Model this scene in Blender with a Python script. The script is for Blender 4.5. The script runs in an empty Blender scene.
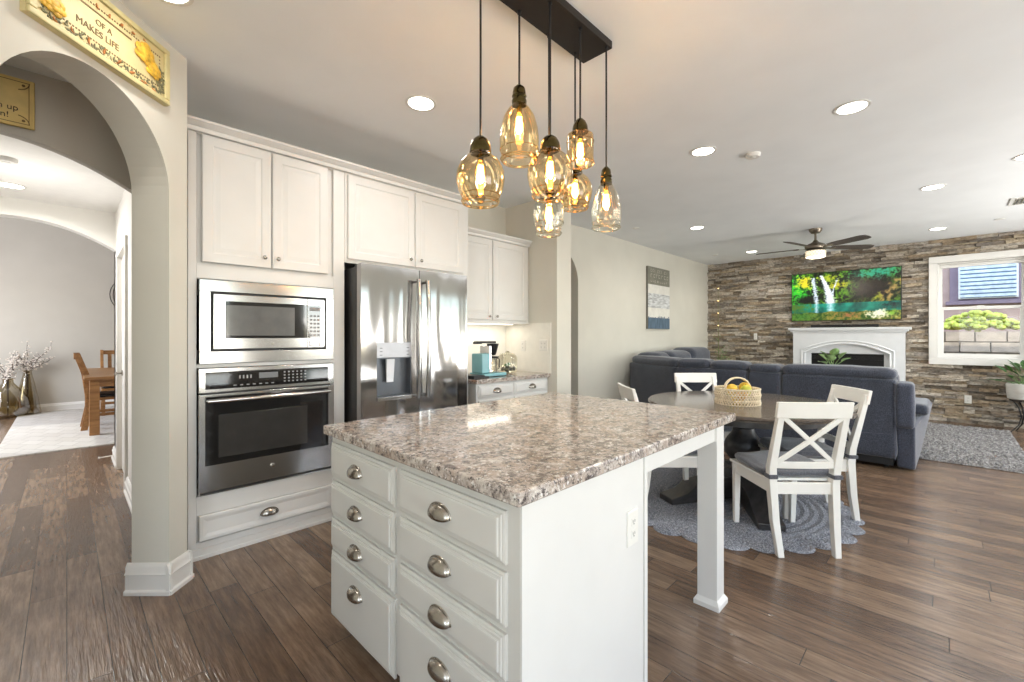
import bpy, bmesh, math, random
from mathutils import Matrix, Vector, noise
random.seed(7)
PI = math.pi
SC = bpy.context.scene
COL = SC.collection

# ------------------------------------------------------------------ camera
cam_d = bpy.data.cameras.new('camera')
cam = bpy.data.objects.new('camera', cam_d); COL.objects.link(cam)
cam.location = (0, 0, 1.31)
cam.rotation_euler = (PI/2, 0, math.radians(44.6-90))
cam_d.sensor_width = 36; cam_d.lens = 439/1024*36
cam_d.shift_y = -5/1024
cam_d.clip_start = .02; cam_d.clip_end = 200
SC.camera = cam

# ------------------------------------------------------------------ light
SC.view_settings.view_transform = 'Standard'
SC.view_settings.look = 'None'
SC.view_settings.gamma = 1
SC.view_settings.use_curve_mapping = False
SC.view_settings.exposure = 0.56
SC.cycles.use_denoising = True
SC.cycles.max_bounces = 8
SC.cycles.diffuse_bounces = 5
SC.cycles.glossy_bounces = 4
SC.cycles.transmission_bounces = 8
SC.cycles.transparent_max_bounces = 12
SC.cycles.sample_clamp_indirect = 4
SC.cycles.caustics_reflective = False
SC.cycles.caustics_refractive = False
w = bpy.data.worlds.new('sky'); SC.world = w; w.use_nodes = True
wn = w.node_tree; bgn = wn.nodes['Background']
sky = wn.nodes.new('ShaderNodeTexSky'); sky.sky_type = 'NISHITA'
sky.sun_disc = False; sky.sun_elevation = math.radians(48); sky.sun_rotation = math.radians(200)
wn.links.new(sky.outputs[0], bgn.inputs[0]); bgn.inputs[1].default_value = 0.45

def light(name, kind, loc, energy, color=(1, 1, 1), rot=(0, 0, 0), **kw):
    d = bpy.data.lights.new(name, kind); d.energy = energy; d.color = color
    for k, v in kw.items(): setattr(d, k, v)
    o = bpy.data.objects.new(name, d); COL.objects.link(o)
    o.location = loc; o.rotation_euler = rot
    return o
# sun outside, high behind the house, lights the neighbouring wall only
sun = light('sun', 'SUN', (0, 0, 20), 1.7, (1, .95, .86), angle=.01)
sun.rotation_euler = Vector((.75, -.22, -.62)).to_track_quat('-Z', 'Y').to_euler()
# daylight through the glazed openings of the garden side and the back of the kitchen
for k, (x0, x1, z0, z1, e) in enumerate(((-.7, 2.1, .35, 2.35, 62), (3.3, 4.1, .9, 2.3, 26), (5.0, 5.8, .05, 2.35, 50), (6.7, 8.2, .05, 2.35, 80))):
    light('daylight_garden', 'AREA', ((x0+x1)/2, -2.96, (z0+z1)/2), e, (1, .985, .955), (PI/2+.85, 0, 0), shape='RECTANGLE', size=(x1-x0)*.95, size_y=(z1-z0)*.85)
light('daylight_back', 'AREA', (-2.52, -1.4, 1.4), 50, (1, .99, .97), (PI/2+.75, 0, -PI/2), shape='RECTANGLE', size=2.1, size_y=1.6)
light('daylight_dining', 'AREA', (-2.4, 9.0, 1.5), 98, (.97, .97, 1), (PI/2, 0, -PI/2), shape='RECTANGLE', size=2.2, size_y=1.8)  # lamp at an unseen window, added to light the dining room

# ------------------------------------------------------------------ helpers
def lin(c):
    return tuple(((x/255)/12.92 if x/255 <= .04045 else ((x/255+.055)/1.055)**2.4) for x in c)+(1,)

def newmat(name):
    m = bpy.data.materials.new(name); m.use_nodes = True
    return m, m.node_tree, m.node_tree.nodes['Principled BSDF']

def coords(nt, scale=(1, 1, 1), rot=(0, 0, 0), world=False):
    t = nt.nodes.new('ShaderNodeNewGeometry' if world else 'ShaderNodeTexCoord')
    mp = nt.nodes.new('ShaderNodeMapping'); mp.inputs['Scale'].default_value = scale
    mp.inputs['Rotation'].default_value = rot
    nt.links.new(t.outputs['Position' if world else 'Object'], mp.inputs['Vector'])
    return mp.outputs[0]

def nz(nt, vec, scale, detail=3, rough=.5):
    n = nt.nodes.new('ShaderNodeTexNoise'); n.inputs['Scale'].default_value = scale
    n.inputs['Detail'].default_value = detail; n.inputs['Roughness'].default_value = rough
    nt.links.new(vec, n.inputs['Vector']); return n.outputs['Fac']

def ramp(nt, fac, stops, interp='LINEAR'):
    r = nt.nodes.new('ShaderNodeValToRGB'); r.color_ramp.interpolation = interp
    e = r.color_ramp.elements
    while len(e) > 1: e.remove(e[-1])
    e[0].position = stops[0][0]; e[0].color = stops[0][1]
    for p, c in stops[1:]:
        x = e.new(p); x.color = c
    nt.links.new(fac, r.inputs[0]); return r.outputs[0]

def mix(nt, fac, a, b, mode='MIX'):
    n = nt.nodes.new('ShaderNodeMix'); n.data_type = 'RGBA'; n.blend_type = mode
    for s, v in ((n.inputs[0], fac), (n.inputs[6], a), (n.inputs[7], b)):
        if hasattr(v, 'links'): nt.links.new(v, s)
        else: s.default_value = v
    return n.outputs[2]

def bump(nt, bs, h, strength=.2, dist=.01):
    b = nt.nodes.new('ShaderNodeBump'); b.inputs['Strength'].default_value = strength
    b.inputs['Distance'].default_value = dist
    nt.links.new(h, b.inputs['Height']); nt.links.new(b.outputs[0], bs.inputs['Normal'])

def M(name, rgb, rough=.5, metal=0, var=.04, nscale=12, bmp=0, coat=0, stretch=(1, 1, 1), emit=None, world=False):
    m, nt, bs = newmat(name)
    c = lin(rgb); v = coords(nt, stretch, world=world); f = nz(nt, v, nscale)
    lo = tuple(max(0, x*(1-var*2)) for x in c[:3])+(1,); hi = tuple(min(1, x*(1+var*2)) for x in c[:3])+(1,)
    nt.links.new(ramp(nt, f, [(.3, lo), (.7, hi)]), bs.inputs['Base Color'])
    bs.inputs['Roughness'].default_value = rough; bs.inputs['Metallic'].default_value = metal
    bs.inputs['Coat Weight'].default_value = coat
    if bmp: bump(nt, bs, nz(nt, v, nscale*6, 4), bmp, .004)
    if emit:
        bs.inputs['Emission Color'].default_value = lin(emit[0]); bs.inputs['Emission Strength'].default_value = emit[1]
    return m

def glassmat(name, rgb, alpha, rough=.02, tint_gloss=.5):
    # thin glass: transparent tint mixed with a sharp reflection
    m = bpy.data.materials.new(name); m.use_nodes = True; nt = m.node_tree; nt.nodes.clear()
    out = nt.nodes.new('ShaderNodeOutputMaterial'); tr = nt.nodes.new('ShaderNodeBsdfTransparent')
    gl = nt.nodes.new('ShaderNodeBsdfGlossy'); fr = nt.nodes.new('ShaderNodeLayerWeight')
    mx = nt.nodes.new('ShaderNodeMixShader'); v = coords(nt); f = nz(nt, v, 9)
    c = lin(rgb)
    col = ramp(nt, f, [(0, tuple(x*.94 for x in c[:3])+(1,)), (1, c)])
    nt.links.new(col, tr.inputs[0]); gl.inputs['Roughness'].default_value = rough
    gl.inputs['Color'].default_value = (1, 1, 1, 1)
    fr.inputs['Blend'].default_value = tint_gloss
    mul = nt.nodes.new('ShaderNodeMath'); mul.operation = 'MULTIPLY'; mul.inputs[1].default_value = alpha
    nt.links.new(fr.outputs['Fresnel'], mul.inputs[0]); nt.links.new(mul.outputs[0], mx.inputs[0])
    nt.links.new(tr.outputs[0], mx.inputs[1]); nt.links.new(gl.outputs[0], mx.inputs[2])
    nt.links.new(mx.outputs[0], out.inputs[0]); return m

class MB:
    def __init__(s): s.bm = bmesh.new()
    def _x(s, vs, mat):
        if mat is not None: bmesh.ops.transform(s.bm, matrix=mat, verts=vs)
    def box(s, x0, x1, y0, y1, z0, z1, mat=None):
        r = bmesh.ops.create_cube(s.bm, size=1)['verts']
        for v in r:
            v.co = Vector(((x0+x1)/2+v.co.x*(x1-x0), (y0+y1)/2+v.co.y*(y1-y0), (z0+z1)/2+v.co.z*(z1-z0)))
        s._x(r, mat); return s
    def hexa(s, bot, top):
        vs = [s.bm.verts.new(p) for p in list(bot)+list(top)]; n = len(bot)
        s.bm.faces.new(vs[:n][::-1]); s.bm.faces.new(vs[n:])
        for i in range(n): s.bm.faces.new((vs[i], vs[(i+1) % n], vs[n+(i+1) % n], vs[n+i]))
        return s
    def prism(s, pts, a0, a1, axis='y', mat=None):
        f = {'y': lambda p, a: (p[0], a, p[1]), 'x': lambda p, a: (a, p[0], p[1]), 'z': lambda p, a: (p[0], p[1], a)}[axis]
        A = [s.bm.verts.new(f(p, a0)) for p in pts]; B = [s.bm.verts.new(f(p, a1)) for p in pts]; n = len(pts)
        fs = [s.bm.faces.new(A), s.bm.faces.new(B[::-1])]
        for i in range(n): s.bm.faces.new((A[i], B[i], B[(i+1) % n], A[(i+1) % n]))
        s._x(A+B, mat); return s
    def lathe(s, prof, seg=24, mat=None, cap=True):
        rings = []; new = []
        for r, z in prof:
            ring = [s.bm.verts.new((r*math.cos(2*PI*i/seg), r*math.sin(2*PI*i/seg), z)) for i in range(seg)]
            rings.append(ring); new += ring
        for a, b in zip(rings, rings[1:]):
            for i in range(seg): s.bm.faces.new((a[i], a[(i+1) % seg], b[(i+1) % seg], b[i]))
        if cap:
            if prof[0][0] > 1e-4: s.bm.faces.new(rings[0][::-1])
            if prof[-1][0] > 1e-4: s.bm.faces.new(rings[-1])
        s._x(new, mat); return s
    def tube(s, pts, r, seg=8, closed=False, mat=None):
        pts = [Vector(p) for p in pts]; n = len(pts); rings = []; new = []
        up = Vector((0, 0, 1)); prev = None
        for i, p in enumerate(pts):
            if closed: t = pts[(i+1) % n]-pts[i-1]
            else: t = pts[min(i+1, n-1)]-pts[max(i-1, 0)]
            t.normalize()
            if prev is None:
                a = up if abs(t.dot(up)) < .95 else Vector((1, 0, 0))
                nrm = (a-t*a.dot(t)).normalized()
            else:
                nrm = prev-t*prev.dot(t)
                nrm = nrm.normalized() if nrm.length > 1e-6 else prev
            prev = nrm; b = t.cross(nrm)
            rr = r[i] if isinstance(r, (list, tuple)) else r
            ring = [s.bm.verts.new(p+nrm*rr*math.cos(2*PI*k/seg)+b*rr*math.sin(2*PI*k/seg)) for k in range(seg)]
            rings.append(ring); new += ring
        m = n if closed else n-1
        for i in range(m):
            a, b = rings[i], rings[(i+1) % n]
            for k in range(seg): s.bm.faces.new((a[k], a[(k+1) % seg], b[(k+1) % seg], b[k]))
        if not closed:
            s.bm.faces.new(rings[0][::-1]); s.bm.faces.new(rings[-1])
        s._x(new, mat); return s
    def beam(s, p, q, w, t, up=(0, 0, 1)):
        # rectangular bar between two points
        p, q = Vector(p), Vector(q); d = (q-p).normalized(); u = Vector(up)
        a = d.cross(u).normalized(); b = a.cross(d)
        vs = lambda c: [c+a*w/2+b*t/2, c-a*w/2+b*t/2, c-a*w/2-b*t/2, c+a*w/2-b*t/2]
        return s.hexa(vs(p), vs(q))
    def sphere(s, c, r, seg=16, sc=(1, 1, 1), mat=None):
        v = bmesh.ops.create_uvsphere(s.bm, u_segments=seg, v_segments=max(6, seg//2), radius=r)['verts']
        for q in v: q.co = Vector((q.co.x*sc[0]+c[0], q.co.y*sc[1]+c[1], q.co.z*sc[2]+c[2]))
        s._x(v, mat); return s
    def pillow(s, x0, x1, y0, y1, z0, z1, r=.05, n=10, bulge=.0, wr=0, seed=0, mat=None):
        # soft rounded box
        c = Vector(((x0+x1)/2, (y0+y1)/2, (z0+z1)/2)); h = Vector(((x1-x0)/2, (y1-y0)/2, (z1-z0)/2))
        r = min(r, *(x*.98 for x in h)); cache = {}; new = []
        def vert(p):
            k = tuple(round(q, 4) for q in p)
            if k in cache: return cache[k]
            q = Vector((p[0]*h.x, p[1]*h.y, p[2]*h.z))
            inn = Vector([max(-(h[i]-r), min(h[i]-r, q[i])) for i in range(3)])
            d = q-inn
            if d.length > 1e-9: d = d.normalized()*r
            g = 1
            o = inn+d
            if bulge:
                for i in range(3):
                    j, k2 = (i+1) % 3, (i+2) % 3
                    o[i] += (1 if p[i] > 0 else -1)*abs(p[i])**6*bulge*(1-p[j]**2)*(1-p[k2]**2)
            if wr:
                nn = noise.noise_vector((o+c)*7+Vector((seed, seed*.7, 0)))
                o += nn*wr
            v = s.bm.verts.new(o+c); cache[k] = v; new.append(v); return v
        def co(i):
            t = -1+2*i/n
            return math.copysign(abs(t)**.75, t)
        for ax in range(3):
            for sg in (-1, 1):
                for i in range(n):
                    for j in range(n):
                        q = []
                        for a, b in ((i, j), (i+1, j), (i+1, j+1), (i, j+1)):
                            p = [0, 0, 0]; p[ax] = sg; p[(ax+1) % 3] = co(a); p[(ax+2) % 3] = co(b); q.append(vert(p))
                        if sg < 0: q.reverse()
                        s.bm.faces.new(q)
        s._x(new, mat); return s
    def rings(s, x0, x1, z0, z1, y, prof, mat=None):
        # moulded panel facing -Y: nested rectangles (inset, depth towards the viewer)
        new = []; R = []
        for ins, dp in prof:
            R.append([s.bm.verts.new(p) for p in ((x0+ins, y-dp, z0+ins), (x1-ins, y-dp, z0+ins), (x1-ins, y-dp, z1-ins), (x0+ins, y-dp, z1-ins))])
            new += R[-1]
        s.bm.faces.new(R[0][::-1]); s.bm.faces.new(R[-1])
        for a, b in zip(R, R[1:]):
            for i in range(4): s.bm.faces.new((a[i], a[(i+1) % 4], b[(i+1) % 4], b[i]))
        s._x(new, mat); return s
    def build(s, name, mat, parent=None, bevel=0, smooth=True, solid=0, segs=2, kind=None, mats=None):
        bm = s.bm
        bmesh.ops.recalc_face_normals(bm, faces=bm.faces)
        if smooth:
            for f in bm.faces: f.smooth = True
            for e in bm.edges:
                if len(e.link_faces) == 2 and e.calc_face_angle(0) > .7: e.smooth = False
        me = bpy.data.meshes.new(name); bm.to_mesh(me); bm.free()
        me.materials.append(mat)
        for x in (mats or []): me.materials.append(x)
        o = bpy.data.objects.new(name, me); COL.objects.link(o)
        if parent is not None: o.parent = parent
        if solid:
            q = o.modifiers.new('solid', 'SOLIDIFY'); q.thickness = solid; q.offset = 0
        if bevel:
            b = o.modifiers.new('bevel', 'BEVEL'); b.width = bevel; b.segments = segs; b.limit_method = 'ANGLE'
            b.angle_limit = .6; b.harden_normals = True
        if kind: o['kind'] = kind
        return o

def tag(o, label, cat, group=None, kind=None):
    o['label'] = label; o['category'] = cat
    if group: o['group'] = group
    if kind: o['kind'] = kind
    return o
def thing(name, loc, rz, label, cat, group=None):
    o = bpy.data.objects.new(name, None); COL.objects.link(o); o.empty_display_size = .1
    o.location = loc; o.rotation_euler = (0, 0, rz)
    return tag(o, label, cat, group)
def copy_tree(o, parent=None):
    c = o.copy(); COL.objects.link(c)
    if parent is not None: c.parent = parent
    for ch in list(o.children): copy_tree(ch, c)
    return c
def struct(name, mb, m, **kw):
    return mb.build(name, m, kind='structure', **kw)
def rebase(t, d):
    """move a thing's Empty by d (in its own axes) while its parts stay where they are"""
    d = Vector(d); rz = t.rotation_euler[2]
    t.location += Matrix.Rotation(rz, 3, 'Z') @ d
    for c in t.children: c.location -= d
def font(text, size, mat, parent, name, loc, rot, extr=.001, align='CENTER'):
    cu = bpy.data.curves.new(name, 'FONT'); cu.body = text; cu.size = size; cu.extrude = extr; cu.align_x = align; cu.align_y = 'CENTER'
    o = bpy.data.objects.new('t', cu); COL.objects.link(o)
    bpy.context.view_layer.update()
    me = bpy.data.meshes.new_from_object(o.evaluated_get(bpy.context.evaluated_depsgraph_get()))
    bpy.data.objects.remove(o); me.materials.clear(); me.materials.append(mat)
    q = bpy.data.objects.new(name, me); COL.objects.link(q); q.parent = parent
    q.location = loc; q.rotation_euler = rot
    return q
def TR(x, y, z, rz=0, rx=0, ry=0):
    return Matrix.Translation((x, y, z)) @ Matrix.Rotation(rz, 4, 'Z') @ Matrix.Rotation(ry, 4, 'Y') @ Matrix.Rotation(rx, 4, 'X')

# ------------------------------------------------------------------ materials
def m_floor():
    m, nt, bs = newmat('hardwood')
    g0 = nt.nodes.new('ShaderNodeNewGeometry'); sx = nt.nodes.new('ShaderNodeSeparateXYZ'); nt.links.new(g0.outputs['Position'], sx.inputs[0])
    def mth(op, a_, b_=None, c_=None):
        q = nt.nodes.new('ShaderNodeMath'); q.operation = op
        for i_, v_ in enumerate((a_, b_, c_)):
            if v_ is None: continue
            if hasattr(v_, 'links'): nt.links.new(v_, q.inputs[i_])
            else: q.inputs[i_].default_value = v_
        return q.outputs[0]
    row = mth('FLOOR', mth('DIVIDE', sx.outputs[0], .128)); wnz = nt.nodes.new('ShaderNodeTexWhiteNoise'); wnz.noise_dimensions = '1D'
    nt.links.new(row, wnz.inputs['W'])
    cx_ = nt.nodes.new('ShaderNodeCombineXYZ'); nt.links.new(mth('MULTIPLY_ADD', wnz.outputs['Value'], 5.3, sx.outputs[1]), cx_.inputs[0]); nt.links.new(sx.outputs[0], cx_.inputs[1])
    b = nt.nodes.new('ShaderNodeTexBrick'); nt.links.new(cx_.outputs[0], b.inputs['Vector'])
    b.offset = 0; b.offset_frequency = 2
    b.inputs['Scale'].default_value = 1; b.inputs['Brick Width'].default_value = 1.35
    b.inputs['Row Height'].default_value = .128; b.inputs['Mortar Size'].default_value = .0016
    b.inputs['Mortar Smooth'].default_value = .3; b.inputs['Bias'].default_value = 0
    b.inputs['Color1'].default_value = (0, 0, 0, 1); b.inputs['Color2'].default_value = (1, 1, 1, 1)
    b.inputs['Mortar'].default_value = (.5, .5, .5, 1)
    tone = ramp(nt, b.outputs['Color'], [(0, lin((114, 92, 75))), (.5, lin((140, 116, 96))), (1, lin((166, 142, 119)))])
    g = nz(nt, coords(nt, (14, 1.3, 1), world=True), 3, 6, .65)
    c = mix(nt, .75, tone, ramp(nt, g, [(.28, lin((92, 78, 68))), (.5, lin((192, 184, 176))), (.72, lin((255, 252, 248)))]), 'MULTIPLY')
    k = nz(nt, coords(nt, (2.2, 1, 1), world=True), 4, 5, .6)
    c = mix(nt, ramp(nt, k, [(.45, (0, 0, 0, 1)), (.75, (.55, .55, .55, 1))]), c, lin((76, 57, 46)))
    c = mix(nt, b.outputs['Fac'], c, lin((50, 38, 30)))
    nt.links.new(c, bs.inputs['Base Color'])
    bs.inputs['Roughness'].default_value = .25
    bs.inputs['Specular IOR Level'].default_value = .75
    h = nz(nt, coords(nt, (16, 1.6, 1), world=True), 3.2, 3, .5)
    h2 = nz(nt, coords(nt, (42, 3.2, 1), world=True), 3, 2, .5)
    hs = mth('MULTIPLY_ADD', h2, .8, h)
    hm = nt.nodes.new('ShaderNodeMath'); hm.operation = 'MULTIPLY_ADD'; hm.inputs[1].default_value = -1.2
    nt.links.new(b.outputs['Fac'], hm.inputs[0]); nt.links.new(hs, hm.inputs[2])
    bump(nt, bs, hm.outputs[0], .7, .005)
    return m
def m_granite():
    m, nt, bs = newmat('granite')
    v = coords(nt, (1, 1, 1), world=True)
    warp = nt.nodes.new('ShaderNodeTexNoise'); warp.inputs['Scale'].default_value = 9; nt.links.new(v, warp.inputs['Vector'])
    a = nt.nodes.new('ShaderNodeVectorMath'); a.operation = 'MULTIPLY_ADD'
    nt.links.new(warp.outputs['Color'], a.inputs[0]); a.inputs[1].default_value = (.05, .05, .05); nt.links.new(v, a.inputs[2])
    vv = a.outputs[0]
    base = ramp(nt, nz(nt, vv, 26, 6, .75), [(.30, lin((84, 76, 74))), (.42, lin((142, 132, 126))), (.50, lin((192, 182, 174))), (.60, lin((222, 216, 208))), (.72, lin((168, 154, 142)))])
    tan = nz(nt, vv, 13, 4, .6)
    c = mix(nt, ramp(nt, tan, [(.46, (0, 0, 0, 1)), (.62, (.6, .6, .6, 1))]), base, lin((166, 144, 126)))
    vo = nt.nodes.new('ShaderNodeTexVoronoi'); vo.inputs['Scale'].default_value = 120; nt.links.new(vv, vo.inputs['Vector'])
    c = mix(nt, .4, c, ramp(nt, vo.outputs['Color'], [(0, lin((120, 112, 108))), (.5, lin((225, 220, 215))), (1, lin((255, 255, 252)))]), 'MULTIPLY')
    d = nz(nt, vv, 55, 5, .8)
    c = mix(nt, ramp(nt, d, [(.54, (0, 0, 0, 1)), (.585, (.92, .92, .92, 1))]), c, lin((60, 54, 55)))
    e = nz(nt, coords(nt, (1.3, 1, 1), world=True), 62, 4, .7)
    c = mix(nt, ramp(nt, e, [(.58, (0, 0, 0, 1)), (.63, (.8, .8, .8, 1))]), c, lin((238, 235, 230)))
    nt.links.new(c, bs.inputs['Base Color']); bs.inputs['Roughness'].default_value = .09
    bs.inputs['Specular IOR Level'].default_value = .6
    return m
def m_steel(name='stainless_steel', rgb=(168, 166, 165), rough=.10, str_=(1, 1, 60), warp=True):
    m, nt, bs = newmat(name)
    v = coords(nt, str_); f = nz(nt, v, 8, 2)
    c = lin(rgb)
    nt.links.new(ramp(nt, f, [(.3, tuple(x*.93 for x in c[:3])+(1,)), (.7, c)]), bs.inputs['Base Color'])
    bs.inputs['Metallic'].default_value = 1; bs.inputs['Roughness'].default_value = rough
    if warp: bump(nt, bs, nz(nt, coords(nt, (5, 5, .25)), 1.0, 1), .22, .05)
    return m
def m_fabric(name, a, b, scale=220):
    m, nt, bs = newmat(name)
    v = coords(nt); f = nz(nt, v, scale, 3, .7); g = nz(nt, v, 5, 4, .6)
    c = ramp(nt, f, [(.35, lin(a)), (.65, lin(b))])
    c = mix(nt, .5, c, ramp(nt, g, [(.3, (.5, .5, .5, 1)), (.68, (1, 1, 1, 1))]), 'MULTIPLY')
    nt.links.new(c, bs.inputs['Base Color']); bs.inputs['Roughness'].default_value = .9
    bs.inputs['Sheen Weight'].default_value = .35
    bump(nt, bs, f, .3, .002); return m
def m_stone():
    m, nt, bs = newmat('ledgestone')
    at = nt.nodes.new('ShaderNodeAttribute'); at.attribute_name = 'tone'
    v = coords(nt, (1, 1, 2.2), world=True); f = nz(nt, v, 22, 6, .7); g = nz(nt, v, 6, 4, .6)
    c = mix(nt, .8, at.outputs['Color'], ramp(nt, f, [(.30, lin((96, 88, 80))), (.44, lin((190, 184, 175))), (.58, lin((250, 246, 240)))]), 'MULTIPLY')
    c = mix(nt, ramp(nt, g, [(.45, (0, 0, 0, 1)), (.7, (.4, .4, .4, 1))]), c, lin((160, 136, 104)))
    nt.links.new(c, bs.inputs['Base Color']); bs.inputs['Roughness'].default_value = .85
    bump(nt, bs, f, .9, .02); return m
def m_wood(name, a, b, rough=.45, st=(1, 12, 12)):
    m, nt, bs = newmat(name)
    f = nz(nt, coords(nt, st), 2.5, 5, .6)
    nt.links.new(ramp(nt, f, [(.3, lin(a)), (.7, lin(b))]), bs.inputs['Base Color'])
    bs.inputs['Roughness'].default_value = rough; bump(nt, bs, f, .1, .002); return m
def m_attr(name, attr, rough=.5, emit=0, spec=.5):
    m, nt, bs = newmat(name)
    at = nt.nodes.new('ShaderNodeAttribute'); at.attribute_name = attr
    f = nz(nt, coords(nt), 90, 3)
    c = mix(nt, .25, at.outputs['Color'], ramp(nt, f, [(.3, (.75, .75, .75, 1)), (.6, (1, 1, 1, 1))]), 'MULTIPLY')
    nt.links.new(c, bs.inputs['Base Color']); bs.inputs['Roughness'].default_value = rough
    if emit:
        nt.links.new(at.outputs['Color'], bs.inputs['Emission Color']); bs.inputs['Emission Strength'].default_value = emit
    return m

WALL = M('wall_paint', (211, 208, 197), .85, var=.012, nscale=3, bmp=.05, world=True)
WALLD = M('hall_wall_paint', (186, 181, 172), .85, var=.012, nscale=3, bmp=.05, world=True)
WHITEW = M('hall_wall_pale', (232, 230, 225), .85, var=.01, nscale=3, bmp=.04, world=True)  # paler wall tone used along the hall
CEIL = M('ceiling_paint', (238, 240, 241), .9, var=.01, nscale=3, bmp=.06, world=True)
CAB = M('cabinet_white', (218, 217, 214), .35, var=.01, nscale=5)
CAB_SHADE = M('island_cabinet_shaded', (203, 202, 197), .38, var=.01, nscale=5)  # cabinet white darkened to paint in shade on the island's drawer side
TRIM = M('trim_white', (226, 224, 219), .4, var=.01, nscale=5)
FLOOR = m_floor(); GRAN = m_granite(); STEEL = m_steel()
STEELH = m_steel('brushed_steel_flat', (190, 189, 188), .15, (60, 1, 1), False)
NICKEL = M('satin_nickel', (165, 160, 152), .25, 1, .03)
BLACKG = M('black_glass', (16, 16, 18), .06, 0, .05, coat=.5)
MWG = M('microwave_glass', (96, 96, 96), .12, 0, .05, coat=.5)
DARKG = M('oven_glass', (52, 51, 50), .08, 0, .05, coat=.6)
BLACK = M('black_plastic', (24, 24, 26), .45, 0, .05)
CHAR = M('charcoal_case', (40, 38, 38), .4, 0, .05)
BRONZE = M('bronze', (52, 46, 42), .45, .6, .05)
CAPM = M('antique_brass', (92, 82, 52), .2, 1, .15, nscale=30)
SOFA = m_fabric('sofa_chenille', (32, 36, 46), (78, 84, 100), 130)
SOFA_LIT = m_fabric('sofa_chenille_lit', (38, 42, 54), (84, 90, 108), 130)  # sofa fabric lightened to paint in window light on its right end
CUSH = m_fabric('grey_cotton', (66, 68, 76), (104, 106, 114), 160)
CHAIRW = M('chair_white_lacquer', (232, 230, 224), .35, var=.01)
TABLE = m_wood('table_grey_stain', (74, 66, 60), (112, 102, 94), .16, (14, 1.5, 10))
TABLED = m_wood('table_base_black', (34, 33, 34), (62, 60, 60), .35)
OAK = m_wood('oak', (126, 84, 44), (168, 122, 72), .4)
STONE = m_stone()
LENS = M('lamp_lens', (255, 252, 245), .4, var=0, emit=((255, 247, 232), 9))
WARM = M('filament', (255, 200, 120), .4, var=0, emit=((255, 186, 92), 55))
AMBER = glassmat('amber_glass', (252, 236, 202), .6)
CLEARG = glassmat('clear_glass', (248, 246, 236), .6)
PANE = glassmat('window_glass', (248, 251, 252), .1)
SMOKE = glassmat('smoked_glass', (214, 203, 176), .3)
LEAF = M('leaf_green', (72, 112, 52), .4, var=.25, nscale=20)
LEAFP = M('leaf_pale', (120, 150, 92), .45, var=.2, nscale=20)
TWIG = M('twig_brown', (70, 54, 42), .7, var=.15)
TEAL = M('aqua_enamel', (124, 176, 184), .25, var=.02)

# ------------------------------------------------------------------ setting: floor, ceiling, walls
H = 2.80
b = MB(); b.box(-3.2, 9.7, -3.4, 11.4, -.12, 0); struct('floor', b, FLOOR)
b = MB(); b.box(-3.2, 9.7, -3.4, 6.28, H, H+.15); struct('ceiling', b, CEIL)
HD = 3.7
b = MB(); b.box(-3.2, 3.4, 6.2, 11.4, HD, HD+.12); b.box(-3.2, 3.4, 6.2, 6.28, H+.15, HD); struct('ceiling_dining', b, CEIL)

def arch_pts(x0, x1, z0, f, n=20):
    """points of an arch soffit from x0 to x1"""
    return [(x0+(x1-x0)*i/n, f(x0+(x1-x0)*i/n)) for i in range(n+1)]
def arch_wall(mb, xa, xb, x0, x1, y0, y1, ztop, soffit, mat=None):
    """wall xa..xb along local x with an arched opening x0..x1"""
    mb.box(xa, x0, y0, y1, 0, ztop, mat); mb.box(x1, xb, y0, y1, 0, ztop, mat)
    for (a, za), (c, zc) in zip(soffit, soffit[1:]):
        mb.prism([(a, za), (c, zc), (c, ztop), (a, ztop)], y0, y1, 'y', mat)
def semi(x0, x1, zs, n=28):
    c = (x0+x1)/2; r = (x1-x0)/2
    return [(c-r*math.cos(PI*i/n), zs+r*math.sin(PI*i/n)) for i in range(n+1)]
R45 = Matrix.Rotation(PI/4, 4, 'Z')
NW, NB = 1.732, 1.922
b = MB(); arch_wall(b, -1.95, 2.375, 1.452, 2.25, NW, NB, H, semi(1.452, 2.25, 2.03), R45)
struct('wall_left', b, WALL, smooth=False)
# filler between the diagonal wall and the tall cabinet, kitchen back wall
b = MB(); b.box(.37, .486, 3.22, 3.66, 0, H); struct('wall_nook', b, WALL)
b = MB(); b.box(.37, 3.80, 3.66, 3.82, 0, H); struct('wall_kitchen', b, WALL)
b = MB(); b.box(3.61, 3.852, 2.897, 3.66, 0, H); struct('wall_wing', b, WALL)
# living room wall with an arched opening next to the wing
b = MB(); arch_wall(b, 3.852, 9.7, 3.98, 4.88, 3.55, 3.70, H, semi(3.98, 4.88, 2.02)); struct('wall_living', b, WALL, smooth=False)
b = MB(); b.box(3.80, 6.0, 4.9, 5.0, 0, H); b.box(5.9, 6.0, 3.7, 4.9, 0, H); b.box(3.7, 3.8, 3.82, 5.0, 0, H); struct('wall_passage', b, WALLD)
# vestibule and hall
seg1 = arch_pts(-1.03, .36, 0, lambda x: 2.435-.52*(x+.335)**2)
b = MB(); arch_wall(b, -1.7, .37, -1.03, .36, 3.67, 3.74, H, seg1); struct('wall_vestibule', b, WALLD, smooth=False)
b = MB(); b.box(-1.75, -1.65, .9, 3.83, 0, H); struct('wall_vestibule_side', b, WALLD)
b = MB()
b.box(.36, .50, 3.74, 4.98, 0, H); b.box(.36, .50, 5.78, 6.36, 0, H); b.box(.36, .50, 4.98, 5.78, 2.08, H)
struct('wall_hall_right', b, WHITEW)
b = MB(); b.box(-1.15, -1.03, 3.74, 6.2, 0, H); struct('wall_hall_left', b, WHITEW)
b = MB(); b.box(-1.15, .50, 3.74, 6.2, 2.60, 2.70); struct('ceiling_hall', b, M('white_ceiling', (240, 239, 236), .9, var=.01, world=True))
seg2 = arch_pts(-1.03, .36, 0, lambda x: 2.44-.48*(x+.33)**2)
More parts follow.
